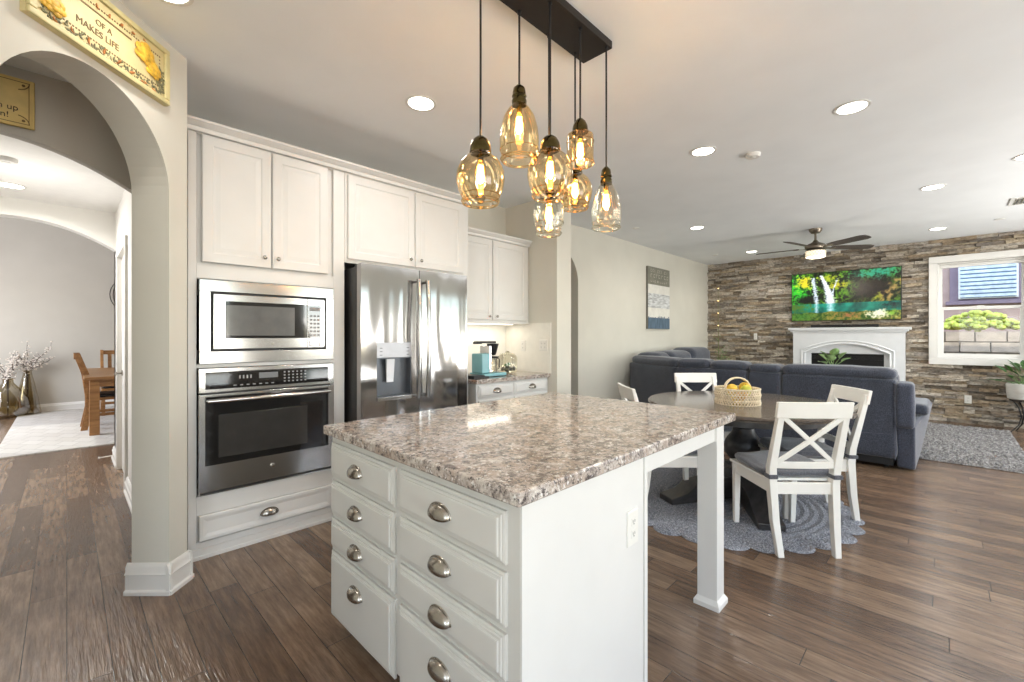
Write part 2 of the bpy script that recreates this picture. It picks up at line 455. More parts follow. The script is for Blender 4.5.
b = MB(); arch_wall(b, -2.6, 3.2, -1.03, .36, 6.2, 6.36, H, seg2); struct('wall_hall_end', b, WHITEW, smooth=False)
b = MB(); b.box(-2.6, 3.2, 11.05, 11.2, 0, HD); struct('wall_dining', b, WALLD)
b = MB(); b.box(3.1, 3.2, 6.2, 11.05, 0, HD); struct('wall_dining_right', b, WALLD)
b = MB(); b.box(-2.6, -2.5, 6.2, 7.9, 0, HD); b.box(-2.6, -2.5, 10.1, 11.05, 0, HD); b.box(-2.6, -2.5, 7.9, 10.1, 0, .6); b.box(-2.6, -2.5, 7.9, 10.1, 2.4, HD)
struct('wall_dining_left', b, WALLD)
# behind the camera
b = MB()
b.box(-2.72, -2.6, -3.1, -2.5, 0, H); b.box(-2.72, -2.6, -.3, .4, 0, H); b.box(-2.72, -2.6, -2.5, -.3, 0, .5); b.box(-2.72, -2.6, -2.5, -.3, 2.3, H)
struct('wall_back', b, WALL)
b = MB()
for x0, x1, z0, z1 in ((-2.72, -.7, 0, H), (2.1, 3.3, 0, H), (4.1, 5.0, 0, H), (5.8, 6.7, 0, H), (8.2, 9.7, 0, H), (-.7, 2.1, 0, .35), (-.7, 2.1, 2.35, H), (3.3, 4.1, 0, .9), (3.3, 4.1, 2.3, H), (5.0, 5.8, 2.35, H), (6.7, 8.2, 2.35, H)):
    b.box(x0, x1, -3.1, -3.0, z0, z1)
struct('wall_right', b, WALL)

def win_frame(name, horiz, a0, a1, z0, z1, p0, p1, mull):
    """white framed glazing in an opening; horiz 'x' = opening runs along x"""
    b = MB(); g = MB()
    def bx(mb, s0, s1, q0, q1, u0, u1):
        if horiz == 'x': mb.box(s0, s1, q0, q1, u0, u1)
        else: mb.box(q0, q1, s0, s1, u0, u1)
    t = .05
    bx(b, a0, a1, p0, p1, z0, z0+t); bx(b, a0, a1, p0, p1, z1-t, z1)
    bx(b, a0, a0+t, p0, p1, z0+t, z1-t); bx(b, a1-t, a1, p0, p1, z0+t, z1-t)
    for i in range(1, mull):
        c = a0+(a1-a0)*i/mull; bx(b, c-t/2, c+t/2, p0, p1, z0+t, z1-t)
    o = struct(name, b, TRIM)
    mid = (p0+p1)/2; bx(g, a0+t, a1-t, mid-.003, mid+.003, z0+t, z1-t); g.build('pane', PANE, o)
win_frame('window_2', 'x', -.7, 2.1, .35, 2.35, -3.08, -3.02, 3)
win_frame('window_3', 'x', 3.3, 4.1, .9, 2.3, -3.08, -3.02, 1)
win_frame('window_6', 'x', 5.0, 5.8, .02, 2.35, -3.08, -3.02, 1)
win_frame('window_7', 'x', 6.7, 8.2, .02, 2.35, -3.08, -3.02, 2)
win_frame('window_4', 'y', -2.5, -.3, .5, 2.3, -2.69, -2.63, 2)
win_frame('window_5', 'y', 7.9, 10.1, .6, 2.4, -2.58, -2.52, 2)

# baseboards
def base_run(mb, p, q, out, h=.13, mat=None):
    """moulded baseboard from p to q, projecting to the side 'out' (unit vector)"""
    p, q, o = Vector(p), Vector(q), Vector(out)
    prof = [(0, 0), (.026, 0), (.026, .018), (.016, .026), (.016, h*.62), (.022, h*.66), (.014, h*.74), (.014, h*.86), (.008, h*.95), (.004, h), (0, h)]
    A = [mb.bm.verts.new((p.x+o.x*a, p.y+o.y*a, z)) for a, z in prof]
    B = [mb.bm.verts.new((q.x+o.x*a, q.y+o.y*a, z)) for a, z in prof]
    mb.bm.faces.new(A); mb.bm.faces.new(B[::-1]); n = len(prof)
    for i in range(n): mb.bm.faces.new((A[i], B[i], B[(i+1) % n], A[(i+1) % n]))
r2 = .70711
def W45(s, n): return (s*r2-n*r2, s*r2+n*r2)
def base45(mb, a, c, out, h=.155):
    o = Vector((out[0]*r2-out[1]*r2, out[0]*r2+out[1]*r2)); base_run(mb, W45(*a)+(0,), W45(*c)+(0,), (o.x, o.y), h)
b = MB()
base45(b, (2.228, NW), (2.385, NW), (0, -1)); base45(b, (2.25, NW-.02), (2.25, NB+.02), (-1, 0)); base45(b, (2.375, NW-.02), (2.375, NB), (1, 0))
struct('baseboard_left', b, TRIM)
b = MB(); base45(b, (-1.9, NW), (1.452, NW), (0, -1)); base45(b, (1.452, NW), (1.452, NB), (1, 0)); struct('baseboard_left_near', b, TRIM)
b = MB()
base_run(b, (.36, 3.74, 0), (.36, 4.90, 0), (-1, 0)); base_run(b, (.36, 5.86, 0), (.36, 6.37, 0), (-1, 0)); base_run(b, (.352, 6.36, 0), (.5, 6.36, 0), (0, 1))
struct('baseboard_hall', b, TRIM)
b = MB(); base_run(b, (-2.5, 11.05, 0), (3.1, 11.05, 0), (0, -1), .14); struct('baseboard_dining', b, TRIM)
b = MB(); base_run(b, (4.88, 3.55, 0), (9.35, 3.55, 0), (0, -1)); base_run(b, (3.612, 2.897, 0), (3.852, 2.897, 0), (0, -1)); base_run(b, (3.852, 2.88, 0), (3.852, 3.55, 0), (1, 0)); struct('baseboard_living', b, TRIM)
b = MB(); base_run(b, (-2.7, -3.0, 0), (4.4, -3.0, 0), (0, 1)); base_run(b, (8.2, -3.0, 0), (9.3, -3.0, 0), (0, 1)); struct('baseboard_right', b, TRIM)

# hall door on the right wall of the hall
b = MB(); b.rings(4.98, 5.78, .01, 2.08, 0, [(0, 0), (0, .03), (.1, .03), (.11, .022), (.13, .022), (.15, .028)], TR(0, 0, 0))
for v in b.bm.verts: v.co = Vector((.41+v.co.y, v.co.x, v.co.z))
d1 = struct('door_1', b, TRIM)
b = MB()
b.tube([(.38, 5.70, .95), (.335, 5.70, .95)], .011, 10); b.tube([(.335, 5.70, .95), (.325, 5.66, .95), (.325, 5.59, .945)], .009, 10)
b.lathe([(.028, 0), (.028, .008)], 16, TR(.382, 5.70, .95, 0, 0, -PI/2)); b.build('door_handle', NICKEL, d1)
b = MB()
for z in (.25, 1.1, 1.9): b.tube([(.368, 4.985, z-.045), (.368, 4.985, z+.045)], .007, 8)
b.build('hinge', NICKEL, d1)
b = MB()
for y0, y1 in ((4.90, 4.98), (5.78, 5.86)): b.box(.340, .362, y0, y1, 0, 2.08)
b.box(.340, .362, 4.90, 5.86, 2.08, 2.16); struct('trim_1', b, TRIM, bevel=.004)
b = MB(); b.tube([(.345, 6.2, .06), (.24, 6.2, .055)], .006, 8); b.tube([(.24, 6.2, .055), (.225, 6.2, .055)], .011, 10)
tag(b.build('door_stop', TRIM), 'small white spring door stop sticking out from the hall baseboard', 'door stop')

# ------------------------------------------------------------------ stone wall with window
WX = 9.44
WY0, WY1, WZ0, WZ1 = -.83, .08, .975, 2.43
b = MB()
b.box(9.50, 9.66, -3.1, WY0, 0, H); b.box(9.50, 9.66, WY1, 3.6, 0, H); b.box(9.50, 9.66, WY0, WY1, 0, WZ0); b.box(9.50, 9.66, WY0, WY1, WZ1, H)
stones_end = []
tones = []
rnd = random.Random(5)
pal = [(204, 196, 184), (186, 178, 166), (216, 208, 196), (166, 158, 148), (198, 184, 162), (160, 154, 148), (214, 208, 200), (184, 168, 146), (226, 220, 210), (140, 130, 118)]
def put_stone(y0, y1, z0, z1):
    dp = rnd.uniform(.012, .075)
    vs = bmesh.ops.create_cube(b.bm, size=1)['verts']
    for v in vs:
        fr = v.co.x < 0
        yy = (y0+y1)/2+v.co.y*((y1-y0)-.004); zz = (z0+z1)/2+v.co.z*((z1-z0)-.003)
        xx = 9.505
        if fr:
            xx = 9.50-dp+rnd.uniform(-.008, .008); yy += rnd.uniform(-.004, .004); zz += rnd.uniform(-.005, .005)
        v.co = Vector((xx, yy, zz))
    c = pal[rnd.randrange(len(pal))]; kk = rnd.uniform(.85, 1.08); c = lin(tuple(min(255, q*kk) for q in c))
    fs = set(f for v in vs for f in v.link_faces)
    for f in fs: tones.append((f, c))
z = 0.0
while z < H-.01:
    hh = rnd.choice((.026, .034, .04, .046, .055)); z1 = min(H, z+hh)
    if H-z1 < .025: z1 = H
    y = -3.0-rnd.uniform(0, .3)
    while y < 3.55:
        L = rnd.uniform(.09, .34); y1 = y+L
        a, c = max(y, -3.0), min(y1, 3.549)
        if c-a > .02:
            zc = (z+z1)/2
            if WZ0-.1 < zc < WZ1+.1 and c > WY0-.1 and a < WY1+.1:
                if a < WY0-.1: put_stone(a, WY0-.1, z, z1)
                if c > WY1+.1: put_stone(WY1+.1, c, z, z1)
            else: put_stone(a, c, z, z1)
        y = y1
    z = z1
lay = b.bm.loops.layers.float_color.new('tone')
for f in b.bm.faces:
    for l in f.loops: l[lay] = (.25, .22, .19, 1)
for f, c in tones:
    for l in f.loops: l[lay] = c
struct('wall_stone', b, STONE, smooth=False)

# window in the stone wall
b = MB()
y0, y1, z0, z1 = WY0-.1, WY1+.1, WZ0-.1, WZ1+.1
b.box(9.405, 9.50, y0, y1, z1-.1, z1); b.box(9.405, 9.50, y0, y1, z0, z0+.1); b.box(9.405, 9.50, y1-.1, y1, z0+.1, z1-.1); b.box(9.405, 9.50, y0, y0+.1, z0+.1, z1-.1)
win = struct('window_1', b, TRIM, bevel=.006)
b = MB()
def fr(y0, y1, z0, z1, t, xa, xb):
    b.box(xa, xb, y0, y1, z0, z0+t); b.box(xa, xb, y0, y1, z1-t, z1); b.box(xa, xb, y0, y0+t, z0+t, z1-t); b.box(xa, xb, y1-t, y1, z0+t, z1-t)
fr(WY0, WY1, WZ0, WZ1, .022, 9.50, 9.62); b.build('window_frame', TRIM, win, bevel=.003)
b = MB(); fr(WY0+.022, WY1-.022, 1.715, WZ1-.022, .03, 9.565, 9.59); b.build('upper_sash', TRIM, win, bevel=.003)
b = MB(); fr(WY0+.022, WY1-.022, WZ0+.022, 1.755, .045, 9.53, 9.56); b.box(9.52, 9.532, -.42, -.34, 1.75, 1.765); b.build('lower_sash', TRIM, win, bevel=.003)
b = MB(); b.box(9.575, 9.579, WY0+.05, WY1-.05, 1.745, WZ1-.05); b.box(9.543, 9.547, WY0+.06, WY1-.06, WZ0+.06, 1.715); b.build('pane', PANE, win)
b = MB(); b.box(9.51, 9.555, WY0+.03, WY1-.03, 2.355, 2.405)
tag(b.build('window_blind', TRIM, bevel=.004), 'white raised blind headrail across the top of the window in the stone wall', 'blind')

# outside, beyond the window
HOUSE = M('stucco', (176, 150, 140), .9, var=.05, nscale=4, bmp=.2)
ex = thing('neighbour_house', (13.2, -1.0, -.4), 0, 'pinkish stucco neighbouring house seen through the window of the stone wall', 'house')
b = MB(); b.box(0, .3, -3.5, 5.0, 0, 6.0); b.build('wall', HOUSE, ex)
b = MB(); X = -.03
b.box(-.05, .0, -.16, .93, 2.44, 3.36); b.box(-.10, .0, -.22, .99, 2.36, 2.44); hw = b.build('window_surround', M('mauve_trim', (128, 112, 124), .8), ex, bevel=.01)
b = MB(); b.box(-.09, -.05, -.03, .80, 2.48, 3.26); b.build('window_frame', TRIM, hw)
b = MB()
for i in range(9): b.box(-.125, -.10, 0.0, .77, 2.51+i*.082, 2.565+i*.082)
b.build('window_blind', M('blue_grey_blind', (196, 208, 218), .5, var=.1), hw)
b = MB(); b.box(-.098, -.092, .0, .77, 2.50, 3.24); b.build('window_glass', M('dark_pane', (124, 146, 168), .3), hw)
b = MB(); rr = random.Random(2)
for k in range(9):
    z = -.4+k*.2
    off = (.2 if k % 2 else 0)
    y = -3.2+off
    while y < 3.0:
        b.box(11.9+rr.uniform(0, .012), 12.1, y+.010, y+.390, z+.010, z+.190); y += .4
bw = thing('block_wall', (0, 0, 0), 0, 'tan concrete block garden wall outside the window', 'garden wall')
b.build('block_face', M('concrete_block', (200, 182, 160), .9, var=.10, nscale=8, bmp=.4), bw)
b = MB(); b.box(11.93, 12.07, -3.2, 3.2, -.4, 1.39); b.build('mortar', M('mortar', (104, 92, 80), .95), bw)
rebase(bw, (12.0, 0, -.4))
b = MB(); rr = random.Random(9)
for i in range(170):
    a = rr.uniform(-.95, 0.0); zz = 1.46+rr.uniform(0, .32)*(1-abs((a+.48)/.6)**2)
    b.sphere((12.35+rr.uniform(-.12, .12), a, zz), rr.uniform(.035, .07), 7, (1, 1, .8))
b.tube([(12.35, -.5, -.4), (12.35, -.45, 1.5)], .05, 6)
tag(b.build('garden_bush', M('lime_leaves', (196, 206, 92), .6, var=.25, nscale=14)), 'lime yellow flowering bush showing above the block wall outside', 'bush')
b = MB(); b.box(9.7, 30, -14, 14, -.6, -.4); struct('ground_outside', b, M('garden_gravel', (150, 140, 125), .95, var=.1, bmp=.4))

# ------------------------------------------------------------------ kitchen cabinets
DOORP = [(0, 0), (0, .014), (.004, .019), (.054, .019), (.060, .0145), (.068, .0145), (.092, .0182), (.10, .0182)]
DRAWP = [(0, 0), (0, .009), (.006, .012), (.010, .012), (.012, .016), (.019, .017), (.021, .021), (.026, .022)]
def knob(parent, x, y, z):
    b = MB(); b.lathe([(.004, 0), (.0045, .010), (.009, .014), (.013, .019), (.013, .023), (.008, .027), (.001, .028)], 14, TR(x, y, z, 0, PI/2))
    return b.build('knob', NICKEL, parent)
def cup(parent, x, y, z, a=.046):
    b = MB(); n, m = 14, 8; g = []
    for i in range(n+1):
        u = PI*i/n; row = []
        for j in range(m+1):
            v = (PI/2+.25)*j/m
            row.append(b.bm.verts.new((x+a*math.cos(u), y-.026*math.sin(u)**.7*math.sin(v)-.001, z-.012+.034*math.sin(u)**.8*math.cos(v))))
        g.append(row)
    for i in range(n):
        for j in range(m):
            try: b.bm.faces.new((g[i][j], g[i+1][j], g[i+1][j+1], g[i][j+1]))
            except ValueError: pass
    bmesh.ops.remove_doubles(b.bm, verts=b.bm.verts, dist=1e-5)
    b.tube([(x+(a+.002)*math.cos(PI*i/14), y-.003, z-.012+.036*math.sin(PI*i/14)) for i in range(15)], .0025, 6)
    return b.build('cup_pull', NICKEL, parent, solid=.002)
YF = 3.105
# tall oven cabinet
oc = thing('oven_cabinet', (.49, YF, 0), 0, 'tall white cabinet holding the microwave and wall oven, two raised panel doors above', 'cabinet')
b = MB()
for bx in ((0, .045, .02, .54, 0, 2.50), (.84, .925, .02, .54, 0, 2.50), (.045, .84, .50, .54, 0, 2.50), (.045, .84, .02, .50, 0, .37), (.045, .84, .02, .50, 1.121, 1.144), (.045, .84, .02, .50, 1.645, 2.50)): b.box(*bx)
for bx in ((0, .04, 0, .02, .09, 2.50), (.845, .925, 0, .02, .09, 2.50), (.04, .845, 0, .02, 1.65, 1.735), (.04, .845, 0, .02, 2.495, 2.50), (.04, .845, 0, .02, .26, .372), (.04, .845, 0, .02, 1.121, 1.144), (.04, .845, 0, .02, .09, .10)):
    b.box(*bx)
b.box(0, .925, -.002, .02, 0, .062); b.box(0, .925, -.006, .02, 0, .022)
b.box(0, .925, .003, .02, .062, .09)
b.build('body', CAB, oc, bevel=.0015)
def door(parent, x0, x1, z0, z1, kx, kz, y=0, name='door', prof=DOORP, mat=None):
    b = MB(); b.rings(x0, x1, z0, z1, y, prof); o = b.build(name, mat or CAB, parent, smooth=False)
    if kx is not None: knob(o, kx, y-.019, kz)
    return o
door(oc, .064, .436, 1.745, 2.49, .392, 1.808); door(oc, .442, .80, 1.745, 2.49, .47, 1.808)
o = door(oc, .05, .83, .108, .258, None, 0, name='drawer', prof=[(0, 0), (0, .014), (.004, .018), (.02, .018), (.04, .012), (.045, .012)])
cup(o, .424, -.014, .185, .05)
# cabinet over the refrigerator
fc = thing('refrigerator_cabinet', (1.417, YF, 0), 0, 'white two door cabinet above the refrigerator with tall side panels', 'cabinet')
b = MB(); b.box(0, 1.158, .02, .54, 1.87, 2.50); b.box(0, 1.158, 0, .02, 1.845, 2.50)
b.build('body', CAB, fc, bevel=.0015)
b = MB(); b.box(1.118, 1.158, 0, .54, 0, 1.845); b.build('side_panel', CAB, fc, bevel=.0015)
door(fc, .018, .582, 1.872, 2.485, .535, 1.93); door(fc, .59, 1.088, 1.872, 2.485, .635, 1.93)
# crown moulding
b = MB()
prof = [(0, 2.50), (-.022, 2.50), (-.026, 2.508), (-.028, 2.522), (-.042, 2.528), (-.052, 2.545), (-.058, 2.548), (-.058, 2.562), (0, 2.562)]
b.prism([(YF+p, z) for p, z in prof], .478, 2.59, 'x'); b.box(.478, 2.59, YF, 3.645, 2.502, 2.556)
tag(b.build('crown_moulding', CAB), 'stepped white crown moulding along the top of the tall cabinets', 'moulding')

# microwave
mw = thing('microwave_oven', (.49, 3.09, 0), 0, 'stainless steel built-in microwave with a wide trim frame above the wall oven', 'microwave')
def ringbox(mb, x0, x1, z0, z1, xi0, xi1, zi0, zi1, y0, y1):
    mb.box(x0, x1, y0, y1, z0, zi0); mb.box(x0, x1, y0, y1, zi1, z1); mb.box(x0, xi0, y0, y1, zi0, zi1); mb.box(xi1, x1, y0, y1, zi0, zi1)
b = MB(); ringbox(b, .05, .835, 1.147, 1.642, .105, .782, 1.218, 1.574, -.012, .014); b.build('trim_frame', STEELH, mw, bevel=.002)
b = MB(); b.box(.105, .782, .012, .4, 1.218, 1.574); b.build('case', BLACK, mw)
b = MB(); b.box(.118, .652, -.016, .012, 1.232, 1.560); dr = b.build('door', STEELH, mw, bevel=.002)
b = MB(); b.box(.142, .178, -.0175, -.015, 1.296, 1.522); b.build('reflective_strip', STEEL, dr)
b = MB(); b.box(.178, .650, -.0175, -.015, 1.296, 1.520); b.build('door_glass', BLACKG, dr)
b = MB(); b.box(.182, .572, -.019, -.0165, 1.312, 1.497); b.build('window', MWG, dr, bevel=.001)
b = MB(); b.lathe([(.008, 0), (.008, .002)], 16, TR(.44, -.016, 1.262, 0, PI/2)); b.build('logo', NICKEL, dr)
b = MB(); b.box(.655, .770, -.016, .012, 1.232, 1.560); cp = b.build('control_panel', STEELH, mw, bevel=.002)
b = MB(); b.box(.657, .745, -.0175, -.015, 1.296, 1.518); b.build('keypad', BLACKG, cp)
b = MB(); b.box(.668, .735, -.019, -.017, 1.48, 1.505)
for i in range(3):
    for j in range(6): b.box(.670+i*.024, .686+i*.024, -.0185, -.017, 1.31+j*.026, 1.322+j*.026)
b.build('key_markings', M('key_print', (120, 120, 122), .4), cp)
b = MB(); ringbox(b, .665, .738, 1.244, 1.281, .669, .734, 1.248, 1.277, -.018, -.016); b.build('open_button', BLACK, cp)
# wall oven
ov = thing('built_in_oven', (.49, 3.09, 0), 0, 'stainless steel wall oven with dark glass door below the microwave', 'oven')
b = MB(); b.box(.06, .82, .012, .45, .39, 1.11); b.build('case', BLACK, ov)
b = MB(); b.box(.045, .835, -.014, .014, .975, 1.119); cp = b.build('control_panel', STEELH, ov, bevel=.003)
b = MB(); b.box(.078, .794, -.0165, -.013, .995, 1.096); b.build('control_glass', BLACKG, cp)
b = MB(); b.box(.36, .47, -.018, -.016, 1.045, 1.080); b.build('display', M('lcd_grey', (110, 112, 114), .3), cp)
b = MB()
for i in range(6):
    for j in range(4): b.box(.505+i*.026, .515+i*.026, -.018, -.016, 1.012+j*.02, 1.020+j*.02)
for i in range(7): b.box(.22+i*.035, .236+i*.035, -.018, -.016, 1.008, 1.014)
for i in range(4): b.box(.25+i*.02, .258+i*.02, -.018, -.016, 1.05, 1.07)
b.build('key_markings', M('key_print_light', (150, 150, 152), .4), cp)
b = MB(); b.box(.045, .835, -.018, .012, .395, .966); dr = b.build('door', STEELH, ov, bevel=.003)
b = MB(); b.box(.077, .795, -.021, -.017, .548, .952); b.build('door_glass', BLACKG, dr, bevel=.002)
b = MB(); b.box(.142, .652, -.023, -.020, .588, .842); b.build('window', DARKG, dr, bevel=.001)
b = MB(); b.tube([(.082+.706*i/12, -.058-.012*math.sin(PI*i/12), .93) for i in range(13)], .013, 12)
b.tube([(.09, -.055, .93), (.09, -.018, .93)], .01, 8); b.tube([(.78, -.055, .93), (.78, -.018, .93)], .01, 8); b.build('handle', STEELH, dr)
b = MB(); b.lathe([(.013, 0), (.013, .003), (.010, .005), (.001, .005)], 18, TR(.436, -.018, .484, 0, PI/2)); b.build('logo', NICKEL, dr)
b = MB(); b.box(.045, .835, -.004, .014, .375, .393); b.build('bottom_trim', STEELH, ov)
b = MB(); b.box(.055, .825, -.006, -.003, .381, .392); b.build('gap_strip', BLACK, ov)  # black strip along the dark gap under the oven door

# refrigerator
rf = thing('refrigerator', (1.44, 2.90, 0), 0, 'stainless steel french door refrigerator with a water dispenser in the left door', 'refrigerator')
b = MB(); b.box(.0, .955, .065, .70, .03, 1.80); b.build('case', CHAR, rf, bevel=.004)
def fdoor(x0, x1, z0, z1, name, hole=None):
    # gently bowed front; columns of vertices along x, grid with an optional recess
    b = MB(); xs = sorted(set([x0+(x1-x0)*i/14 for i in range(15)]+([hole[0], hole[1]] if hole else [])))
    zs = sorted(set([z0, z1]+([hole[2], hole[3]] if hole else [])))
    yb = .06
    def yy(x): 
        t = (x-x0)/(x1-x0); return -.006*math.sin(PI*t)
    V = {}
    for i, x in enumerate(xs):
        for j, z in enumerate(zs): V[i, j] = b.bm.verts.new((x, yy(x), z))
    B = {(i, j): b.bm.verts.new((x, yb, z)) for i, x in enumerate(xs) for j, z in enumerate(zs)}
    def inh(i, j): return hole and xs[i] >= hole[0]-1e-6 and xs[i+1] <= hole[1]+1e-6 and zs[j] >= hole[2]-1e-6 and zs[j+1] <= hole[3]+1e-6
    for i in range(len(xs)-1):
        for j in range(len(zs)-1):
            if not inh(i, j): b.bm.faces.new((V[i, j], V[i+1, j], V[i+1, j+1], V[i, j+1]))
            b.bm.faces.new((B[i, j], B[i, j+1], B[i+1, j+1], B[i+1, j]))
    n, m = len(xs)-1, len(zs)-1
    for i in range(n):
        b.bm.faces.new((V[i, 0], B[i, 0], B[i+1, 0], V[i+1, 0])); b.bm.faces.new((V[i, m], V[i+1, m], B[i+1, m], B[i, m]))
    for j in range(m):
        b.bm.faces.new((V[0, j], V[0, j+1], B[0, j+1], B[0, j])); b.bm.faces.new((V[n, j], B[n, j], B[n, j+1], V[n, j+1]))
    return b.build(name, STEEL, rf)
dl = fdoor(0, .475, .70, 1.82, 'door', (.118, .403, .86, 1.262)); drr = fdoor(.480, .955, .70, 1.82, 'door'); fz = fdoor(0, .955, .08, .695, 'freezer_drawer')
b = MB(); b.box(.118, .403, -.008, .03, 1.152, 1.262); di = b.build('dispenser', M('silver_panel', (176, 178, 184), .35, .3), dl, bevel=.003)
b = MB(); b.box(.118, .403, -.020, .05, .838, .866); b.build('drip_tray', STEELH, dl, bevel=.003)
b = MB(); ringbox(b, .118, .403, .866, 1.152, .128, .393, .872, 1.146, -.006, .055); b.box(.118, .403, .05, .058, .866, 1.152)
b.build('dispenser_recess', M('grey_recess', (92, 96, 102), .35, .6), dl)
b = MB(); b.hexa([(.21, .02, .97), (.265, .02, .97), (.265, .028, .97), (.21, .028, .97)], [(.20, .0, 1.14), (.265, .0, 1.14), (.265, .02, 1.14), (.20, .02, 1.14)]); b.build('paddle', M('paddle_white', (225, 228, 235), .3), dl)
b = MB()
for sx in (0, 1):
    for k in range(3): b.box(.14+sx*.22, .16+sx*.22, -.0095, -.008, 1.17+k*.025, 1.174+k*.025)
b.build('key_markings', BLACK, di)
for px_, pr in ((.437, dl), (.518, drr)):
    b = MB(); n = 16
    b.tube([(px_, -.055-.02*math.sin(PI*i/n), .84+.90*i/n) for i in range(n+1)], .0175, 14)
    b.tube([(px_, -.055, .855), (px_, .0, .855)], .011, 8); b.tube([(px_, -.055, 1.725), (px_, .0, 1.725)], .011, 8)
    b.build('handle', STEELH, pr)
b = MB(); b.tube([(.08+.8*i/12, -.06, .62) for i in range(13)], .013, 10); b.tube([(.1, -.06, .62), (.1, 0, .62)], .01, 8); b.tube([(.86, -.06, .62), (.86, 0, .62)], .01, 8); b.build('handle', STEELH, fz)
for hx in (.02, .855):
    b = MB(); b.box(hx, hx+.08, .02, .14, 1.80, 1.822); b.build('hinge_cover', CHAR, rf)

# wall cabinet, base cabinet, counter to the right of the refrigerator
uc = thing('wall_cabinet', (2.60, 3.30, 0), 0, 'white two door wall cabinet above the small counter with the coffee maker', 'cabinet')
b = MB(); b.box(0, 1.005, 0, .355, 1.462, 2.30); b.box(.0, 1.005, -.01, .355, 1.44, 1.462); b.build('body', CAB, uc, bevel=.0015)
door(uc, .02, .445, 1.475, 2.285, .395, 1.51); door(uc, .455, .965, 1.475, 2.285, .50, 1.51)
b = MB(); b.prism([(p, z-.205) for p, z in [(q[0], q[1]) for q in prof]], -.0, 1.008, 'x'); b.box(0, 1.005, 0, .355, 2.30, 2.35); b.build('crown', CAB, uc)
bc = thing('base_cabinet', (2.60, 3.02, 0), 0, 'white base cabinet with two drawers under the small granite counter', 'cabinet')
b = MB(); b.box(0, 1.005, 0, .635, .10, .872); b.box(0, 1.005, .06, .635, 0, .10); b.build('body', CAB, bc, bevel=.0015)
for x0, x1 in ((-.06+.08, .462), (.485, .985)):
    o = door(bc, x0, x1, .742, .858, None, 0, name='drawer', prof=DRAWP); cup(o, (x0+x1)/2, -.02, .80, .05)
    door(bc, x0, x1, .13, .72, x1-.05 if x0 < .1 else x0+.05, .66)
b = MB(); b.box(2.58, 3.609, 2.985, 3.655, .874, .914)
tag(b.build('countertop', GRAN, bevel=.006), 'small granite countertop under the wall cabinet beside the refrigerator', 'countertop')
TILE = M('backsplash_tile', (236, 233, 224), .2, var=.015, coat=.3)
b = MB(); b.box(2.60, 3.598, 3.648, 3.659, .915, 1.438)
tag(b.build('backsplash', TILE), 'cream tiled backsplash on the wall behind the coffee maker', 'backsplash')
b = MB(); b.box(3.597, 3.609, 2.985, 3.646, .915, 1.445); b.box(3.594, 3.609, 2.972, 2.985, .915, 1.452); b.box(3.594, 3.609, 2.985, 3.29, 1.445, 1.452)
b.box(3.5955, 3.598, 3.0, 3.10, 1.30, 1.308)
tag(b.build('backsplash', TILE), 'cream tiled backsplash with white edging on the side wall of the small counter', 'backsplash')
light('under_cabinet_light', 'AREA', (3.1, 3.48, 1.432), 1.1, (1, .93, .82), (0, 0, 0), shape='RECTANGLE', size=.8, size_y=.06)
b = MB(); b.box(2.68, 3.5, 3.44, 3.52, 1.434, 1.44)
tag(b.build('under_cabinet_lamp', M('strip_lens', (255, 250, 240), .4, var=0, emit=((255, 246, 230), 1.6))), 'slim glowing lamp strip fixed under the wall cabinet', 'lamp')
PLATE = M('plate_white', (226, 224, 218), .35, var=.005)
def outlet(loc, rz, label, wdt=.072, hgt=.118, n=1, grp='white wall plates'):
    t = thing('wall_outlet', loc, rz, label, 'outlet', grp)
    b = MB(); b.rings(-wdt/2, wdt/2, -hgt/2, hgt/2, 0, [(0, 0), (0, .003), (.004, .006), (.006, .006)]); b.build('plate', PLATE, t, smooth=False)
    b = MB()
    for k in range(n):
        cx = (k-(n-1)/2)*.045
        for s in (-1, 1):
            zc = s*.021
            b.box(cx-.014, cx+.014, -.0075, -.006, zc-.014, zc+.014)
    o = b.build('socket', PLATE, t)
    b = MB()
    for k in range(n):
        cx = (k-(n-1)/2)*.045
        for s in (-1, 1):
            zc = s*.021
            b.box(cx-.007, cx-.005, -.0082, -.007, zc-.002, zc+.007); b.box(cx+.005, cx+.007, -.0082, -.007, zc-.002, zc+.007); b.box(cx-.002, cx+.002, -.0082, -.007, zc-.009, zc-.005)
    b.build('slot', BLACK, o)
    return t
outlet((3.596, 3.07, 1.21), -PI/2, 'white double switch plate on the side backsplash near its outer edge', .115, .118, 2)
outlet((3.596, 3.37, 1.20), -PI/2, 'white outlet plate on the side backsplash nearer the corner', .072, .118)

# coffee maker
cm = thing('coffee_maker', (2.92, 3.22, .914), 0, 'aqua and black drip coffee maker with glass carafe on the small counter', 'coffee maker')
b = MB(); b.box(-.13, .17, -.10, .12, .004, .035); b.build('base', TEAL, cm, bevel=.008)
b = MB(); b.box(-.13, -.03, -.07, .09, .036, .225); b.build('housing', TEAL, cm, bevel=.01)
b = MB(); b.box(-.03, .0, -.06, .08, .036, .30); b.build('column', M('polished_metal', (205, 205, 205), .15, 1), cm, bevel=.004)
b = MB(); b.box(-.155, .09, -.03, .03, .325, .345); b.box(-.16, -.10, -.035, .035, .318, .338); b.build('spray_arm', BLACK, cm, bevel=.005)
b = MB(); b.lathe([(.028, 0), (.04, .03), (.058, .10), (.062, .115), (.001, .118)], 18, TR(.07, .0, .205)); b.build('filter_basket', BLACK, cm)
b = MB(); b.lathe([(.03, .0), (.055, .012), (.06, .06), (.055, .11), (.042, .135)], 20, TR(.07, .0, .037), cap=False); c_ = b.build('carafe', CLEARG, cm)
